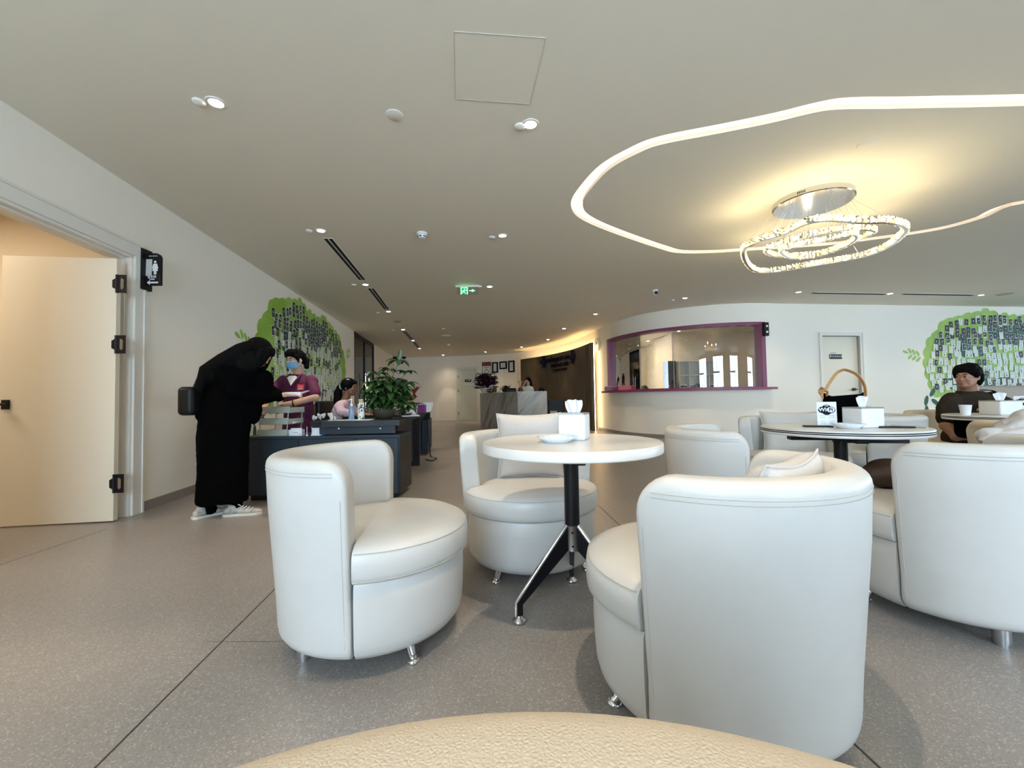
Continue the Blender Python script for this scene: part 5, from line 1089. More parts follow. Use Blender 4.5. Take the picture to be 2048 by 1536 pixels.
ch_ = thing('office_chair', 'dark office chair behind the person in pink', 'chair', (-2.20, 5.08, 0)); mb = MB(); mb.rbox(-.10, -.03, -.23, .23, .50, .95, .03, 4); mb.build('backrest', 'black_plastic', ch_, smooth=60); mb = MB(); mb.rbox(-.05, .42, -.23, .23, .36, .43, .03); mb.build('seat', 'black_plastic', ch_); mb = MB(); mb.tube([(.18, 0, .36), (.18, 0, .05)], .03, 12); mb.build('gas_post', 'black_metal', ch_)
for k in range(5): a = 2*PI*k/5; mb = MB(); mb.tube([(.18, 0, .08), (.18+.26*math.cos(a), .26*math.sin(a), .05)], .018, 8); mb.ball((.18+.26*math.cos(a), .26*math.sin(a), .028), .028, n=12); mb.build('leg', 'black_metal', ch_)
# ---- person 4: seated woman in brown shirt
t = thing('person', 'seated short-haired person in dark brown t-shirt looking left, black bag on lap', 'person', (4.32, 4.02, 0))
mb = MB(); X, R = head_shape(mb, (4.285, 3.92, 1.075), math.radians(-168), math.radians(2), .98, jaw=1.15, full=1.16)
cap(mb, [V((4.31, 3.95, 1.02)), V((4.36, 3.99, .94)), V((4.38, 4.0, .86))], [.066, .07, .10]); cap(mb, [V((4.38, 4.0, .82)), V((4.40, 4.03, .6))], [.13, .14])
cap(mb, [V((4.14, 3.98, .80)), V((4.07, 3.93, .62)), V((4.06, 3.84, .53)), V((4.16, 3.72, .55)), V((4.20, 3.69, .56))], [.062, .054, .046, .036, .032]); hand(mb, V((4.21, 3.68, .565)), (.8, -.4, .1), (-.3, -.3, 1), .5, 1, 1)
cap(mb, [V((4.60, 3.96, .82)), V((4.62, 3.84, .74)), V((4.34, 3.735, .80)), V((4.29, 3.72, .80))], [.060, .050, .036, .032]); hand(mb, V((4.28, 3.72, .80)), (-1, -.15, -.05), (0, 0, 1), .35, 1, -1)
for x, tx in ((4.24, 4.16), (4.48, 4.40)): cap(mb, [V((x, 4.0, .47)), V((tx, 3.60, .50)), V((tx, 3.62, .07)), V((tx-.02, 3.53, .04))], [.09, .065, .045, .038])
body = fuse('body', mb, 'skin_tan', t, .006, 3, world=True); face_parts(X, R, body, .98)
mb = MB()
mb.loft([(4.38, 4.0, .42, .22, .17), (4.38, 4.0, .58, .215, .165), (4.38, 4.0, .72, .21, .155), (4.38, 4.0, .84, .205, .135), (4.38, 4.0, .90, .16, .11), (4.375, 3.99, .945, .085, .08)], 36, 5, wob=.012)
mb.ball((4.375, 3.995, .90), (.12, .09, .055)); cap(mb, [V((4.20, 3.99, .865)), V((4.12, 3.97, .78)), V((4.085, 3.945, .69))], [.072, .078, .074]); cap(mb, [V((4.56, 3.98, .865)), V((4.61, 3.92, .81)), V((4.62, 3.87, .76))], [.072, .074, .068])
ts = wrinkle(fuse('brown_shirt', mb, 'brown_shirt', t, .010, 3, world=True), .008, 14)
mb = MB(); mb.tube([(4.355+.088*math.cos(w*PI/14), 3.985+.078*math.sin(w*PI/14), .925-.022*math.sin(w*PI/14+PI)*.9) for w in range(28)], .007, 8, closed=True); mb.build('neckband', 'brown_shirt', ts, smooth=60, world=True)
mb = MB()
for x, tx in ((4.24, 4.16), (4.48, 4.40)): cap(mb, [V((x, 4.02, .50)), V((tx, 3.60, .50)), V((tx, 3.62, .15))], [.105, .085, .065])
fuse('trousers', mb, 'brown_trouser', t, .014, 3, world=True)
mb = MB(); mb.ball(X(-.020, 0, .044), (.098, .088, .088), rot=R.to_euler(), n=20)
for k in range(11):
    a = -1+2*k/10; mb.tube([X(-.03, a*.045, .115-.01*abs(a)), X(.03, a*.062, .108-.012*abs(a)), X(.075-.03*abs(a), a*.072, .078-.01*abs(a)), X(.090-.035*abs(a), a*.074-.01, .050-.02*abs(a))], [.026, .024, .018, .006], 8)
for y in (-1, 1): mb.tube([X(.02, y*.078, .06), X(.018, y*.085, .02), X(.028, y*.082, -.012)], [.026, .02, .008], 8); mb.tube([X(-.04, y*.062, .02), X(-.048, y*.062, -.04), X(-.036, y*.058, -.085)], [.035, .026, .010], 8)
mb.ball(X(-.055, 0, -.02), (.045, .062, .06), rot=R.to_euler())
fuse('short_hair', mb, 'black_hair', t, .007, 2, world=True)
t = thing('lap_bag', 'black bag with two pale zips and silver charm on the lap of the seated person', 'bag', (4.22, 3.80, .52), math.radians(20))
mb = MB()
mb.rbox(-.22, .22, -.11, .09, .0, .22, .06, 5); mb.build('bag_body', 'black_cloth', t, smooth=60); mb = MB(); mb.tube([(-.06, -.113, .03), (-.02, -.113, .19)], .003, 6); mb.tube([(-.04, -.113, .03), (.0, -.113, .19)], .003, 6); mb.build('zip', 'grey_fabric', t); mb = MB(); mb.ball((.10, -.118, .12), (.010, .004, .014)); mb.ball((.10, -.118, .085), .010, n=10); mb.tube([(.10, -.116, .17), (.10, -.118, .12)], .003, 6); mb.build('charm', 'chrome', t, smooth=60)
mb = strap([(4.50, 4.02, .955), (4.53, 3.93, .935), (4.525, 3.872, .86), (4.48, 3.842, .77), (4.40, 3.83, .68)], .034); mb.build('strap', 'black_plastic', t, world=True); mb = MB(); mb.ball((4.515, 3.855, .845), (.012, .004, .010), n=10); mb.build('hook', 'chrome', t, world=True, smooth=60)
# ---- far receptionist and heads
def bust(x, y, zc, yaw, label, shirt, skin='skin', pitch=0, lower=.25, phone=False):
    t = thing('person', label, 'person', (x, y, 0)); mb = MB(); X, R = head_shape(mb, (x, y, zc), yaw, pitch, .95); cap(mb, [V((x, y, zc-.05)), V((x, y, zc-.16))], [.05, .055]); cap(mb, [V((x, y, zc-.25)), V((x, y, zc-.6))], [.1, .11])
    for z_ in (-.09, .09): cap(mb, [V((x+z_, y, zc-.62)), V((x+z_, y, .3)), V((x+z_, y, .08))], [.07, .05, .04], 10)
    if phone: cap(mb, [V((x-.16, y, zc-.24)), V((x-.26, y-.10, zc-.36)), V((x-.13, y-.14, zc-.10)), V((x-.11, y-.13, zc-.06))], [.045, .04, .03, .026]); hand(mb, V((x-.11, y-.13, zc-.06)), (.3, .3, 1), (-.8, 0, .3), .6, 1, 1)
    b = fuse('body', mb, skin, t, .010, 3, world=True); face_parts(X, R, b, .95); mb = MB()
    mb.loft([(x, y, zc-.66, .17, .13), (x, y, zc-.45, .155, .12), (x, y, zc-.28, .18, .11), (x, y, zc-.19, .14, .08), (x, y, zc-.15, .06, .06)], 28, 4)
    if phone: cap(mb, [V((x-.16, y, zc-.24)), V((x-.26, y-.10, zc-.36)), V((x-.17, y-.13, zc-.20))], [.06, .055, .045])
    fuse('shirt', mb, shirt, t, .014, 3, world=True); mb = MB(); mb.ball(X(-.025, 0, .035), (.1, .088, .092), rot=R.to_euler()); mb.tube([X(-.08, 0, .03), X(-.12, 0, -.06), X(-.12, 0, -.2), X(-.11, 0, -.3)], [.05, .05, .045, .02], 10)
    for y_ in (-1, 1): mb.tube([X(.05, y_*.04, .09), X(.035, y_*.075, .04), X(.01, y_*.08, -.03)], [.025, .02, .012], 8)
    fuse('dark_hair', mb, 'black_hair', t, .009, 2, world=True); return t
p = ay(1055, 761, 13.2); bust(p.x+.02, 13.2, p.z-.02, math.radians(-125), 'receptionist in white shirt lifting a hand to the face behind the marble counter', 'card_white', phone=True, pitch=.35)
p = ay(1083, 783, 13.3); bust(p.x, 13.3, p.z+.0, math.radians(-100), 'dark-haired head just above the right end of the marble counter', 'grey_fabric', pitch=.5)
p = ay(1289, 776, 11.2); bust(p.x, 11.2, p.z-.06, math.radians(-40), 'dark head low behind the left part of the pharmacy window', 'card_white', pitch=.6)
p = ay(1395, 774, 9.9); bust(p.x, 9.9, p.z-.05, math.radians(-60), 'dark head low behind the middle of the pharmacy window', 'card_white', pitch=.6)

# ---- jacket and brown bag on the right tub chair
mb = MB()
for c, r in (((2.46, 2.10, .715), (.11, .08, .04)), ((2.58, 2.12, .745), (.12, .09, .06)), ((2.72, 2.16, .77), (.14, .10, .09)), ((2.66, 2.14, .58), (.17, .07, .22)), ((2.50, 2.11, .56), (.11, .06, .16)), ((2.92, 2.2, .76), (.16, .1, .16)), ((2.36, 2.07, .705), (.07, .05, .03))): mb.ball(c, r)
tag(wrinkle(fuse('grey_jacket', mb, 'fleece', None, .009, 5), .030, 8), 'pale grey jacket heaped over the arm of the right-hand tub chair', 'jacket')
p = az(1752, 968, .49); mb = MB(); mb.ball((p.x+.09, p.y+.03, .53), (.13, .09, .07)); mb.ball((p.x+.10, p.y+.04, .565), (.10, .07, .045)); tag(fuse('brown_bag', mb, 'brown_leather', None, .008, 3), 'rounded dark brown bag on the seat of the right-hand tub chair', 'bag')
# ------------------------------------------------------------------ reception desk and cabinet on the left
X0 = -1.09; Y0 = 4.03; DZ = .755
dd_ = Vector((-.117, 1, 0)).normalized(); dn_ = Vector((-dd_.y, dd_.x, 0))      # dn_ points away from the corridor
t = thing('reception_desk', 'long dark desk with the leafy plant on it running along the corridor', 'desk', (X0, Y0, 0))
fr = lambda u, v, z: Vector((X0, Y0, 0))+dd_*u+dn_*v+Vector((0, 0, z))
def sl(mb, u0, u1, v0, v1, z0, z1): mb.prism([(u0, v0), (u1, v0), (u1, v1), (u0, v1)], fr, z0, z1)
mb = MB(); sl(mb, 0, 4.1, 0, .72, DZ-.053, DZ); mb.build('desk_top', 'desk_dark', t, world=True)
mb = MB(); mb.box(-1.95, X0-.03, Y0, Y0+.42, DZ-.053, DZ-.0005); mb.build('return_top', 'desk_dark', t, world=True)
mb = MB(); sl(mb, .5, 1.95, .10, .13, .08, DZ-.053); sl(mb, 2.1, 4.0, .10, .13, .08, DZ-.053); mb.build('modesty_panel', 'desk_dark', t, world=True)
mb = MB(); mb.box(-1.87, -1.14, Y0+.02, Y0+.05, .628, DZ-.053); mb.build('apron_panel', 'desk_blue', t, world=True)
mb = MB()
for px in (677.5, 760.5): p = ay(px, 857, Y0+.018); mb.tube([(p.x, p.y, p.z), (p.x, p.y+.004, p.z)], .008, 12)
mb.build('cover_cap', 'porcelain', t, world=True)
for u in (2.05, 4.02): mb = MB(); sl(mb, u-.05, u, .02, .70, 0, DZ-.053); mb.build('leg_panel', 'desk_dark', t, world=True)
mb = MB(); sl(mb, 3.1, 3.95, -.01, .09, .06, .60); mb.build('pedestal', 'desk_blue', t, world=True)
t = thing('low_cabinet', 'low dark blue-black cabinet in front of the staff, carrying the grey trays', 'cabinet', (-1.85, Y0, 0))
mb = MB(); mb.box(-2.62, X0-.012, Y0+.015, Y0+.47, .05, .59); mb.build('cabinet_body', 'desk_blue', t, world=True)
mb = MB(); mb.box(-2.63, X0, Y0, Y0+.47, .59, .615); mb.build('cabinet_top', 'desk_blue', t, world=True)
mb = MB(); mb.box(-2.55, X0-.06, Y0+.05, Y0+.45, 0, .05); mb.build('plinth', 'black_plastic', t, world=True)
for a, b in ((-2.61, -2.07), (-2.06, -1.52), (-1.51, X0-.02)): mb = MB(); mb.rbox(a, b, Y0+.002, Y0+.016, .06, .585, .002, 1); mb.build('door', 'desk_blue', t, world=True)
mb = MB(); mb.box(X0-.012, X0-.002, Y0+.01, Y0+.47, .05, .59); mb.build('side_panel', 'desk_dark', t, world=True)
# cable
cb = [ay(806, 812, 4.9), ay(825, 822, 5.6), ay(843, 827, 6.6)]; e = Vector((X0, Y0, 0))+dd_*2.9+dn_*-.02
P = [Vector((cb[0].x, cb[0].y, DZ+.02)), Vector((X0-.25, 5.6, DZ+.012)), e+dn_*.10+Vector((0, 0, DZ+.012)), e+Vector((0, 0, DZ-.01)), e+dd_*.05+Vector((0, 0, .5)), e+dd_*.02+dn_*-.03+Vector((0, 0, .2)), e+dn_*-.05+Vector((0, 0, .01)), e+dn_*-.16-dd_*.25+Vector((0, 0, .007)), e+dn_*-.10-dd_*.5+Vector((0, 0, .007)), e+dn_*.0-dd_*.35+Vector((0, 0, .007))]
mb = MB(); mb.tube(catmull(P, 8), .008, 8); tag(mb.build('power_cable', 'black_plastic', smooth=80), 'black cable hanging from the long desk down to the floor', 'cable')
# letter trays
fp = Vector((-2.49, 4.085, .615)); t = thing('letter_tray', 'three-tier pale grey letter tray on the low dark cabinet', 'letter tray', fp, math.radians(-3))
for k in range(3):
    z = .0+k*.112; h = .064; x0 = -.0+.012*k; mb = MB()
    mb.box(x0, x0+.30, 0, .004, z, z+h); mb.box(x0, x0+.004, 0, .26, z, z+h*.85); mb.box(x0+.296, x0+.30, 0, .26, z, z+h*.85); mb.box(x0, x0+.30, .256, .26, z, z+h*.5); mb.box(x0, x0+.30, 0, .26, z, z+.004); mb.build('tray', 'tray_grey', t)
for x in (.01, .285):
    for y in (.006, .25):
        mb = MB(); mb.tube([(x+.004, y, .0), (x+.024, y, .28)], .0045, 8); mb.build('riser', 'tray_grey', t)
def papers(name, label, loc, sx, sy, th, m, rz=0, n=3):
    t = thing(name, label, 'papers', loc, rz); rn = random.Random(int(loc[0]*1000) % 97)
    for k in range(n): mb = MB(); a = rn.uniform(-.1, .1); mb.T = Matrix.Rotation(a, 4, 'Z'); mb.box(-sx/2, sx/2, -sy/2, sy/2, k*th, k*th+th*.8); mb.build('sheet', m if k % 2 == 0 else 'card_white', t)
papers('paper_stack', 'pink and white papers in the bottom letter tray', (-2.34, 4.21, .621), .24, .19, .008, 'pink_cloth'); papers('paper_stack', 'white papers heaped in the top letter tray', (-2.30, 4.22, .845), .22, .19, .012, 'paper', .1)
papers('paper_stack', 'white slips in the middle letter tray', (-2.26, 4.22, .733), .20, .18, .006, 'card_white', .05)
p = ay(590, 874, 4.10); t = thing('carton', 'white carton with handwriting beside the letter trays', 'box', (p.x, 4.13, .615), 0); mb = MB(); mb.box(-.066, .066, -.03, .03, 0, .058, 0); mb.box(-.05, .05, -.012, .012, .058, .072, 0); mb.box(-.02, .03, -.0306, -.03, .028, .031, 1); mb.box(.04, .055, -.0306, -.03, .012, .018, 1); mb.build('box_body', ['paper', 'ink'], t)
p = ay(637, 873, 4.12); t = thing('carton', 'small white and pale blue box under the desk edge', 'box', (p.x, 4.02+.10, .615), 0); mb = MB(); mb.box(-.035, .035, -.05, .05, 0, .075, 0); mb.box(.035, .05, -.045, .045, .0, .045, 1); mb.build('box_body', ['paper', 'mask_blue'], t)
# crumpled tissue wrap on the desk end and hook rods
mb = MB(); rn = random.Random(2)
for k in range(9): mb.ball((-1.90+rn.uniform(-.08, .12), 4.16+rn.uniform(-.05, .05), .775+rn.uniform(0, .03)), (rn.uniform(.02, .05), .02, .014), rot=(rn.random()*3, rn.random()*3, rn.random()*3), n=8)
o = fuse('plastic_wrap', mb, 'fleece', None, .006, 1); tag(o, 'crumpled clear plastic wrap on the left end of the desk top', 'plastic wrap')
for px in (613, 623):
    p = ay(px, 850, 4.06); t = thing('metal_rod', ['left','right'][px > 620]+' of two thin metal rods under the left end of the desk top', 'rod', (p.x, 4.07, .615)); mb = MB(); mb.tube([(0, 0, .012), (0, 0, .088)], .004, 8); mb.build('rod', 'steel', t); mb = MB(); mb.lathe([(0, 0), (.010, 0), (.008, .012), (0, .012)], n=12); mb.build('foot', 'porcelain', t)
# desk-top things
def onDesk(px, y): p = ay(px, 830, y); return (p.x, y, DZ)
L_ = onDesk(703, 4.16); t = thing('sanitizer_bottle', 'clear pump bottle of bluish gel at the desk edge before the person in pink', 'bottle', L_)
mb = MB(); mb.lathe([(0, 0), (.026, 0), (.028, .01), (.028, .11), (.020, .135), (.012, .142), (0, .142)], n=24); mb.build('bottle', 'gel_blue', t, smooth=50); mb = MB(); mb.lathe([(0, .14), (.014, .14), (.014, .16), (.006, .165), (.005, .20), (.010, .20), (.010, .212), (0, .212)], n=16); mb.tube([(0, 0, .205), (-.03, 0, .200)], .005, 8); mb.build('pump', 'white_plastic', t, smooth=50)
L_ = onDesk(722, 4.22); t = thing('pebble_bottle', 'clear bottle with white pebbles pattern and golden cap on the desk', 'bottle', L_)
mb = MB(); mb.lathe([(0, 0), (.032, 0), (.034, .008), (.034, .165), (.028, .178), (0, .178)], n=28); mb.build('bottle', 'pebble', t, smooth=50); mb = MB(); mb.lathe([(0, .178), (.024, .178), (.024, .206), (.022, .208), (0, .208)], n=24); mb.build('cap', 'bottle_cap', t, smooth=50)
papers('paper_sheet', 'white sheets lying under the bottles at the desk edge', (-1.60, 4.15, DZ), .42, .10, .003, 'paper', -.02, 2)
papers('paper_sheet', 'bluish white papers on the desk beyond the plant', (-1.22, 4.95, DZ), .20, .28, .004, 'paper', .4, 3)
t = thing('keyboard', 'black keyboard in front of the person in pink', 'keyboard', (-1.68, 4.62, DZ), 1.2); mb = MB(); mb.rbox(-.2, .2, -.07, .07, 0, .02, .005); mb.build('body', 'black_plastic', t); mb = MB()
for i in range(12):
    for j in range(4): mb.box(-.19+i*.032, -.19+i*.032+.027, -.06+j*.03, -.06+j*.03+.025, .02, .026)
mb.build('keys', 'desk_dark', t)
t = thing('monitor', 'black monitor seen edge-on behind the leafy plant', 'monitor', (-1.30, 4.95, DZ), math.radians(5)); mb = MB(); mb.rbox(-.02, .02, -.26, .26, .10, .44, .006); mb.build('screen_housing', 'black_plastic', t); mb = MB(); mb.box(-.024, -.02, -.25, .25, .11, .43); mb.build('screen', 'desk_blue', t); mb = MB(); mb.rbox(-.015, .035, -.03, .03, .0, .2, .006); mb.rbox(-.09, .09, -.11, .11, 0, .015, .005); mb.build('stand', 'black_plastic', t)
def leafg(mb, base, d, L, W, droop=.4, m=None, up=Vector((0, 0, 1))):
    d = Vector(d).normalized(); s_ = d.cross(up); s_ = s_.normalized() if s_.length > .05 else Vector((1, 0, 0)); n = 7; vs = []; p = Vector(base); st = L/n
    for i in range(n+1):
        w = W*.5*math.sin(PI*(i/n)**.8*.97+.03); nn = s_.cross(d)
        vs += [p-s_*w+nn*w*.25, p.copy(), p+s_*w+nn*w*.25]; p = p+d*st; d = (d+Vector((0, 0, -1))*droop/n).normalized()
    off = Vector((0, 0, -.0012)); k = len(vs); vs2 = vs+[v+off for v in vs]
    fs = [(i*3+j, i*3+j+1, i*3+j+4, i*3+j+3) for i in range(n) for j in range(2)]; mb.add(vs2, fs+[tuple(q+k for q in f[::-1]) for f in fs], m)
def cluster(mb, c, L, rn, n=6, tilt=.15, dr=1.35):
    a0 = rn.uniform(0, 6)
    for k in range(n): a = a0+2*PI*k/n+rn.uniform(-.2, .2); leafg(mb, c, (math.cos(a), math.sin(a), tilt+rn.uniform(-.2, .25)), L*rn.uniform(.85, 1.3), L*.50, dr*rn.uniform(.6, 1.3))
PC = ay(768, 830, 4.45); t = thing('potted_money_tree', 'bushy green potted plant with hand-shaped leaves on the dark desk', 'potted plant', (PC.x, 4.45, DZ))
mb = MB(); mb.lathe([(0, .0), (.075, 0), (.10, .02), (.118, .06), (.120, .092), (.114, .095), (.108, .085), (0, .08)], n=36); mb.build('pot', 'pot_olive', t, smooth=50)
rn = random.Random(11); st = MB(); fo = MB(); tips = []
CL = [(798, 722, 4.5, .15), (812, 745, 4.5, .14), (776, 740, 4.45, .13), (752, 748, 4.4, .15), (735, 765, 4.45, .13), (768, 768, 4.35, .15), (795, 762, 4.55, .14), (748, 778, 4.38, .14), (783, 786, 4.36, .14), (808, 778, 4.5, .14), (726, 782, 4.5, .12), (760, 792, 4.34, .13), (740, 797, 4.42, .12), (796, 798, 4.45, .13), (772, 803, 4.4, .11), (752, 806, 4.46, .10), (786, 770, 4.62, .13), (758, 762, 4.6, .13), (742, 812, 4.5, .08), (782, 812, 4.46, .08), (733, 772, 4.38, .13), (771, 755, 4.52, .13), (806, 790, 4.52, .12), (730, 795, 4.45, .12), (765, 780, 4.55, .14), (789, 778, 4.42, .12), (755, 785, 4.52, .13), (814, 766, 4.56, .13)]
CL = [(px+(11 if px < 742 else 0), py, y, L) for px, py, y, L in CL]
CL += [(rn.uniform(742, 818), rn.uniform(765, 815), rn.uniform(4.33, 4.62), rn.uniform(.10, .14)) for _ in range(22)]
for i, (px, py, y, L) in enumerate(CL):
    c = ay(px, py, y); c = c-Vector((PC.x, 4.45, DZ)); cluster(fo, c, L*1.0, rn, 7 if i > 2 else 6, .25 if i < 4 else .05); st.tube(catmull([Vector((rn.uniform(-.04, .04), rn.uniform(-.04, .04), .07)), Vector((c.x*.35, c.y*.35, c.z*.55)), c], 4), .003, 6)
leafg(fo, ay(796, 720, 4.5)-Vector((PC.x, 4.45, DZ)), (.25, 0, 1), .13, .045, .1, up=Vector((0, 1, 0)))
fo.build('foliage', 'leaf', t, smooth=60); st.build('stem', 'stem', t)
t = thing('poinsettia', 'red-leaved plant in a white pot beyond the money tree', 'potted plant', (ay(823, 815, 5.6).x, 5.6, DZ)); mb = MB(); mb.lathe([(0, 0), (.07, 0), (.085, .11), (.08, .115), (0, .10)], n=28); mb.build('pot', 'porcelain', t, smooth=50); rn = random.Random(4); mb = MB(); 
for k in range(3):
    for i in range(8): a = rn.uniform(0, 6.28); leafg(mb, (.02*math.cos(a), .02*math.sin(a), .12+.06*k), (math.cos(a), math.sin(a), .35+.5*k), rn.uniform(.13, .2), .065, .6)
leafg(mb, (-.05, 0, .18), (-.05, 0, 1), .20, .06, .1, up=Vector((0, 1, 0))); mb.build('bracts', 'leaf_red', t, smooth=60); mb = MB()
for i in range(8): a = rn.uniform(0, 6.28); leafg(mb, (0, 0, .11), (math.cos(a), math.sin(a), .2), .12, .05, .9)
mb.build('foliage', 'leaf_dark', t, smooth=60)
q = ay(843, 818, 6.2); t = thing('purple_box', 'purple patterned box before a white basket on the long desk', 'box', (q.x-.02, 6.2, DZ)); mb = MB(); mb.rbox(-.09, .08, -.06, .06, 0, .115, .006); mb.build('box_body', 'purple_pattern', t)
t = thing('white_basket', 'white plastic basket behind the purple box', 'basket', (q.x+.0, 6.42, DZ)); mb = MB(); mb.lathe([(0, 0), (.10, 0), (.14, .145), (.15, .15), (.13, .145), (.095, .01), (0, .01)], n=24); mb.build('basket', 'white_plastic', t, smooth=40)

# ------------------------------------------------------------------ far counter items
def onC(px, y): return Vector((ay(px, 786, y).x, y, 1.13))
c = onC(972, 13.35); t = thing('potted_orchid', 'mass of dark purple orchids in a pale bowl on the marble counter', 'potted plant', c)
mb = MB(); mb.lathe([(0, 0), (.12, 0), (.22, .16), (.20, .165), (0, .13)], n=28); mb.build('bowl', 'clock_face', t, smooth=50); rn = random.Random(8); mb = MB(); sm = MB()
for k in range(270):
    a = rn.uniform(0, 6.28); r = rn.uniform(0, .36)**.8*.8; z = .52-r*.5+rn.uniform(-.20, .12); p = Vector((r*math.cos(a), r*math.sin(a)*.7, z))
    for j in range(4): leafg(mb, p, (math.cos(a+j*1.57), math.sin(a+j*1.57), rn.uniform(-.3, .5)), .10, .085, .3)
for k in range(12): a = k*.52; sm.tube(catmull([Vector((0, 0, .12)), Vector((.12*math.cos(a), .09*math.sin(a), .5)), Vector((.3*math.cos(a), .2*math.sin(a), .62)), Vector((.36*math.cos(a), .25*math.sin(a), .40))], 4), .006, 5)
mb.build('blossoms', 'orchid', t, smooth=60); sm.build('stem', 'leaf_dark', t); mb = MB()
for k in range(14): a = k*.45; leafg(mb, (0, 0, .13), (math.cos(a), math.sin(a), .5), .34, .10, 1.1)
mb.build('foliage', 'leaf_dark', t, smooth=60)
mb = MB(); mb.ball((0, 0, .05), (.11, .09, .07)); o = tag(mb.build('ornament', 'photo_red', smooth=80), 'dark red rounded ornament at the foot of the orchid bowl', 'ornament'); o.location = onC(981, 12.95)
c = onC(983, 13.25); t = thing('white_placard', 'white placard standing behind the orchid bowl', 'placard', c); mb = MB(); mb.box(-.07, .07, -.01, .01, 0, .26); mb.build('board', 'paper', t)
for px, y, lb in ((990, 12.9, 'brown striped cup on the marble counter'),): 
    t = thing('pen_cup', lb, 'cup', onC(px, y)); mb = MB(); mb.lathe([(0, 0), (.05, 0), (.062, .2), (.058, .2), (.046, .01), (0, .01)], n=20); mb.build('cup_wall', 'stem', t, smooth=40)
c = onC(1012, 12.6); t = thing('potted_fern', 'small dark spiky plant in the middle of the marble counter', 'potted plant', c); mb = MB(); mb.lathe([(0, 0), (.10, 0), (.13, .10), (0, .10)], n=20); mb.build('pot', 'black_plastic', t); mb = MB()
for k in range(26): a = rn.uniform(0, 6.28); leafg(mb, (.03*math.cos(a), .03*math.sin(a), .1), (math.cos(a), math.sin(a), rn.uniform(.2, 1.4)), rn.uniform(.14, .24), .05, 1.0)
mb.build('foliage', 'leaf_dark', t, smooth=60)
c = onC(1024, 12.35); t = thing('desk_phone', 'black desk phone right of the small spiky plant', 'phone', c); mb = MB(); mb.rbox(-.16, .13, -.08, .08, 0, .07, .02); mb.build('body', 'black_plastic', t); mb = MB(); mb.tube([(-.12, -.05, .085), (.12, -.05, .085)], .022, 10); mb.build('handset', 'black_plastic', t)
c = onC(1000, 12.95); t = thing('card_holder', 'tilted white leaflet holder on the marble counter', 'leaflet holder', c); mb = MB(); mb.prism([(-.08, 0), (.05, .0), (.09, .14), (.02, .12)], lambda u, v, d: Vector((u, d, v)), -.05, .05); mb.build('holder', 'paper', t)
c = onC(1041, 12.25); t = thing('flower_vase', 'small brown vase of dry stems at the right of the marble counter', 'vase', c); mb = MB(); mb.lathe([(0, 0), (.07, 0), (.09, .05), (.05, .12), (.04, .12), (0, .1)], n=20); mb.build('vase', 'photo_red', t, smooth=50); mb = MB()
for k in range(6): a = k*1.05; mb.tube([(0, 0, .1), (.05*math.cos(a), .05*math.sin(a), .28)], .006, 5); mb.ball((.05*math.cos(a), .05*math.sin(a), .29), .02, n=8)
mb.build('stem', 'tan_strap', t)

# ------------------------------------------------------------------ tree murals with pinned cards
def rwall(px, py):                                   # pixel -> (u along right wall, z)
    d = ray(px, py); q = RW(0); tt = (q.y)/(d.y-.131*d.x); p = d*tt; return ((p.x-6.37)/RD.x, H+p.z)
edge = [(300,1240),(262,1120),(230,1000),(212,820),(235,650),(290,500),(400,400),(470,262),(620,200),(760,168),(900,125),(1040,108),(1160,62),(1290,110),(1390,150),(1490,135),(1610,190),(1751,240)]
EP = [rwall(1820+a/7.68, 610+b/7.68) for a, b in edge]; UC = rwall(2026, 700)[0]
half = [(u-UC, z) for u, z in EP if u < UC-.05]; OUTL = [(half[0][0]+.25, .80)]+half+[(0, 2.62)]+[(-u, z-.03) for u, z in half[::-1]]+[(-half[0][0]-.25, .80), (.8, .78), (-.8, .78)]
def scallop(P, per=.26, amp=.055):
    C_ = ccat([Vector((u, z, 0)) for u, z in P], 12); out = []; s_ = 0; cu = sum((p for p in C_), Vector())/len(C_)
    tot = sum((C_[i]-C_[i-1]).length for i in range(len(C_))); k = round(tot/per)
    for i in range(len(C_)):
        if i: s_ += (C_[i]-C_[i-1]).length
        t_ = (C_[(i+1) % len(C_)]-C_[i-1]).normalized(); n_ = Vector((t_.y, -t_.x, 0)); n_ = n_ if n_.dot(C_[i]-cu) > 0 else -n_
        w = (abs(math.sin(PI*s_*k/tot)))**.6; p = C_[i]+n_*amp*(w-.5)*(1+.5*math.sin(s_*2.1)); out.append((p.x, min(p.y, 2.80)))
    return out
SC_ = scallop(OUTL)
def inside(P, x, y):
    c = False
    for i in range(len(P)):
        x1, y1 = P[i-1]; x2, y2 = P[i]
        if (y1 > y) != (y2 > y) and x < (x2-x1)*(y-y1)/(y2-y1)+x1: c = not c
    return c
def ell(cx, cz, rx, rz, a=0, n=20): return [(cx+rx*math.cos(w)*math.cos(a)-rz*math.sin(w)*math.sin(a), cz+rx*math.cos(w)*math.sin(a)+rz*math.sin(w)*math.cos(a)) for w in [2*PI*k/n for k in range(n)]]
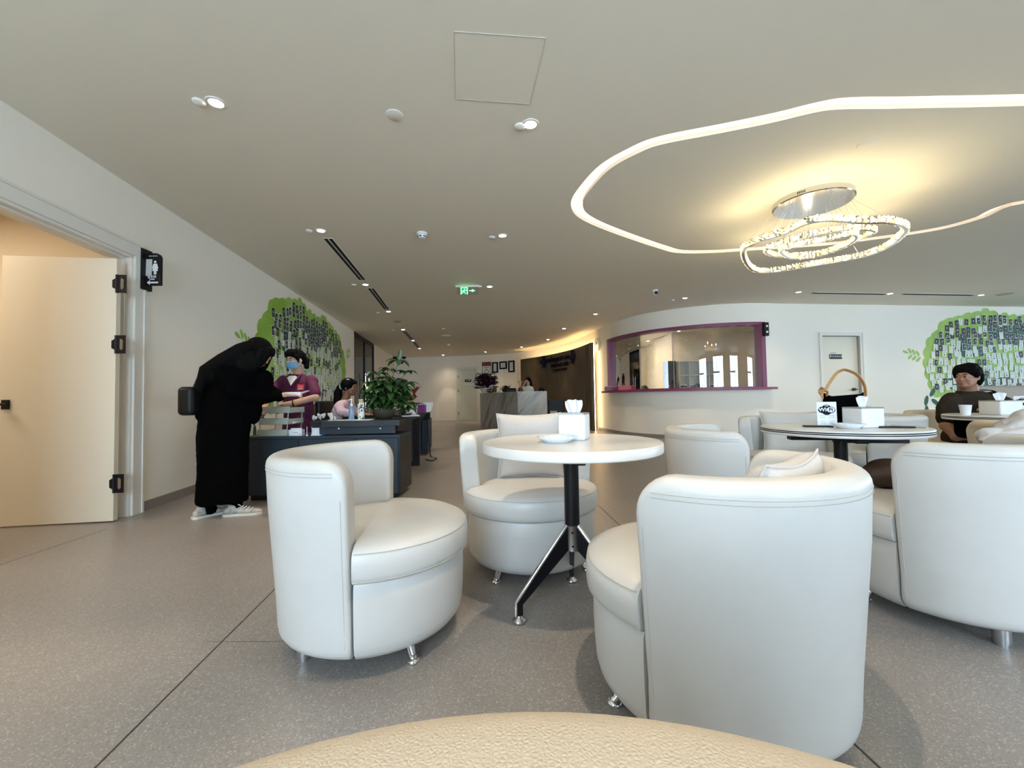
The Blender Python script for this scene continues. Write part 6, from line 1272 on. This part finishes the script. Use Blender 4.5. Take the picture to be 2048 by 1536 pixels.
def mural(fr, label, loc, flip=1):
    t = thing('tree_mural', label, 'mural', loc); F_ = (lambda u, v, d: fr(u*flip, v, d))
    mb = MB(); mb.prism(SC_, F_, .001, .003); mb.build('light_crown', 'mural_green', t, world=True)
    mb = MB(); L = min(u for u, z in SC_)
    for k, (a, b, c, r) in enumerate(((-1.1, 1.05, .55, .28), (-.3, .98, .6, .25), (.5, 1.0, .6, .28), (1.2, 1.05, .5, .26), (-1.55, 1.12, .25, .18), (-.2, 2.25, .45, .16), (.45, 2.32, .5, .15), (-1.3, 1.95, .18, .26), (-1.05, 1.82, .3, .12), (.2, 2.12, .3, .2))):
        mb.prism(ell(a, b, c, r), F_, .0031+.0003*k, .0034+.0003*k)
    for k, (a, b, w) in enumerate(((L+.22, .92, .9), (L+.05, .74, 1.3), (L+.28, .70, -.6), (L+.05, .52, 1.6), (L+.20, .45, .9), (L+.45, 1.0, 2.2))): mb.prism(ell(a, b, .115, .05, w), F_, .0031, .0034)
    mb.build('dark_foliage', 'mural_dark', t, world=True)
    mb = MB(); mb.prism([(-.28, .05), (.28, .05), (.18, .8), (.42, 1.28), (.1, 1.15), (-.05, 1.3), (-.35, 1.22), (-.15, .8)], F_, .0064, .0070); mb.build('trunk', 'mural_brown', t, world=True)
    mb = MB()
    for cx, cz, k_ in ((L-.02, 1.68, 1), (-L+.02, 2.1, -1)):
        pts = [(cx, cz), (cx-k_*.32, cz+.10)]
        mb.prism([(cx, cz-.006), (cx, cz+.006), (cx-k_*.34, cz+.118), (cx-k_*.34, cz+.108)][::k_], F_, .001, .003)
        for j in range(3):
            for s_ in (-1, 1): mb.prism(ell(cx-k_*(.09+.10*j), cz+.03*(j+1)+s_*.07, .068, .030, (2.2 if s_ > 0 else -2.5)*1 if k_ > 0 else (.9 if s_ > 0 else -.7)), F_, .001, .003)
        mb.prism(ell(cx-k_*.40, cz+.13, .07, .028, 2.8 if k_ > 0 else .35), F_, .001, .003)
    mb.build('leaf_sprig', 'mural_green', t, world=True); return t
frR2 = lambda u, v, d: Vector((6.37, 8.82, v))+Vector((RD.x, RD.y, 0))*(UC+u)+Vector((RD.y, -RD.x, 0))*d
LC = 8.10; frL2 = lambda u, v, d: Vector((*LW(LC), v))+Vector((LD.x, LD.y, 0))*u+Vector((LN.x, LN.y, 0))*d
c = frR2(0, .05, 0); mural(frR2, 'bright green tree mural on the right wall behind the seated person', c)
c = frL2(0, .05, 0); mural(frL2, 'green tree mural on the left wall behind the masked staff member', c)
def card_mesh(kind, seed):
    rn = random.Random(seed); mb = MB(); w, h = .105, .155; fr = lambda u, v, d: Vector((u, -d, v)); mb.prism([(-w/2, -h/2), (w/2, -h/2), (w/2, h/2), (-w/2, h/2)], fr, 0, .002, m=0)
    if kind < 2:
        b_ = .010 if kind == 0 else .004; mb.prism([(-w/2+b_, -h/2+b_*(2.5 if seed % 2 else 1)), (w/2-b_, -h/2+b_*(2.5 if seed % 2 else 1)), (w/2-b_, h/2-b_), (-w/2+b_, h/2-b_)], fr, .002, .0026, m=1)
        mb.prism(ell(rn.uniform(-.012, .012), .012, .015, .019), fr, .0026, .003, m=2); mb.prism([(-.035, -.05), (.035, -.05), (.022, -.015), (-.022, -.015)], fr, .0026, .003, m=3)
    else:
        for k in range(rn.randint(2, 5)): z = .05-.022*k; a = rn.uniform(.012, .036); x_ = rn.uniform(-.01, .01); mb.prism([(x_-a, z), (x_+a, z), (x_+a, z+.006), (x_-a, z+.006)], fr, .002, .0026, m=1 if k % 2 == 0 else 4)
        if seed % 2: mb.prism([(-.012, -.055), (.012, -.055), (.012, -.02), (-.012, -.02)], fr, .002, .0026, m=1 if seed % 4 else 5)
    return mb.build(['photo_card', 'photo_card', 'message_card'][kind], ['card_white', 'photo_dark', 'leather_seam', 'mural_blue', 'tray_grey', 'photo_red'])
def pin_cards(fr, rotz, side, nmax, lo, hi):
    protos = [[card_mesh(0, s_) for s_ in range(3)], [card_mesh(1, s_+5) for s_ in range(3)], [card_mesh(2, s_) for s_ in range(5)]]
    used = set(); rn = random.Random(21 if side == 'right' else 33); cnt = 0; spots = []
    z = 2.60; row = 0
    while z > .86:
        u = lo+.08*(row % 2)
        while u < hi: spots.append((u+rn.uniform(-.025, .025), z+rn.uniform(-.05, .05))); u += rn.uniform(.125, .165)
        z -= rn.uniform(.135, .165); row += 1
    spots = [s_ for s_ in spots if all(inside(SC_, s_[0]+a, s_[1]+b) for a, b in ((-.09, -.1), (.09, -.1), (.09, .1), (-.09, .1)))]
    spots = sorted(spots, key=lambda s_: (fr(s_[0], s_[1], 0)).length)[:nmax]
    for u, z in spots:
        pk = (0 if rn.random() < .35 else 1) if rn.random() < (.92 if z > 2.0 else (.45 if z > 1.7 else .13)) else 2
        pr = rn.choice(protos[pk]); first = pr.name not in used; p = fr(u, z, .0075+rn.uniform(0, .003))
        o = pr if first else pr.copy()
        if first: used.add(pr.name)
        else: COL.objects.link(o)
        if side == 'left' and first: pass
        o.location = p; o.rotation_euler = (0, rn.uniform(-.15, .15), rotz)
        zn = ('top' if z > 2.25 else 'upper' if z > 1.9 else 'middle' if z > 1.5 else 'lower' if z > 1.15 else 'bottom')+' '+('left part' if u*(1) < -1.1 else 'centre left' if u < -.4 else 'centre' if u < .4 else 'centre right' if u < 1.1 else 'right part')
        if pk < 2: tag(o, 'dark photo card pinned in the %s of the %s green tree mural' % (zn, side), 'photo card', 'photos on the %s tree mural' % side)
        else: tag(o, 'white note card pinned in the %s of the %s green tree mural' % (zn, side), 'note card', 'notes on the %s tree mural' % side)
    for g in protos:
        for pr in g:
            if pr.name not in used: bpy.data.objects.remove(pr)
pin_cards(frR2, math.atan2(RD.y, RD.x), 'right-hand', 250, -2.3, 1.3)
pin_cards(frL2, math.atan2(LD.y, LD.x), 'left-hand', 290, -1.8, 2.1)
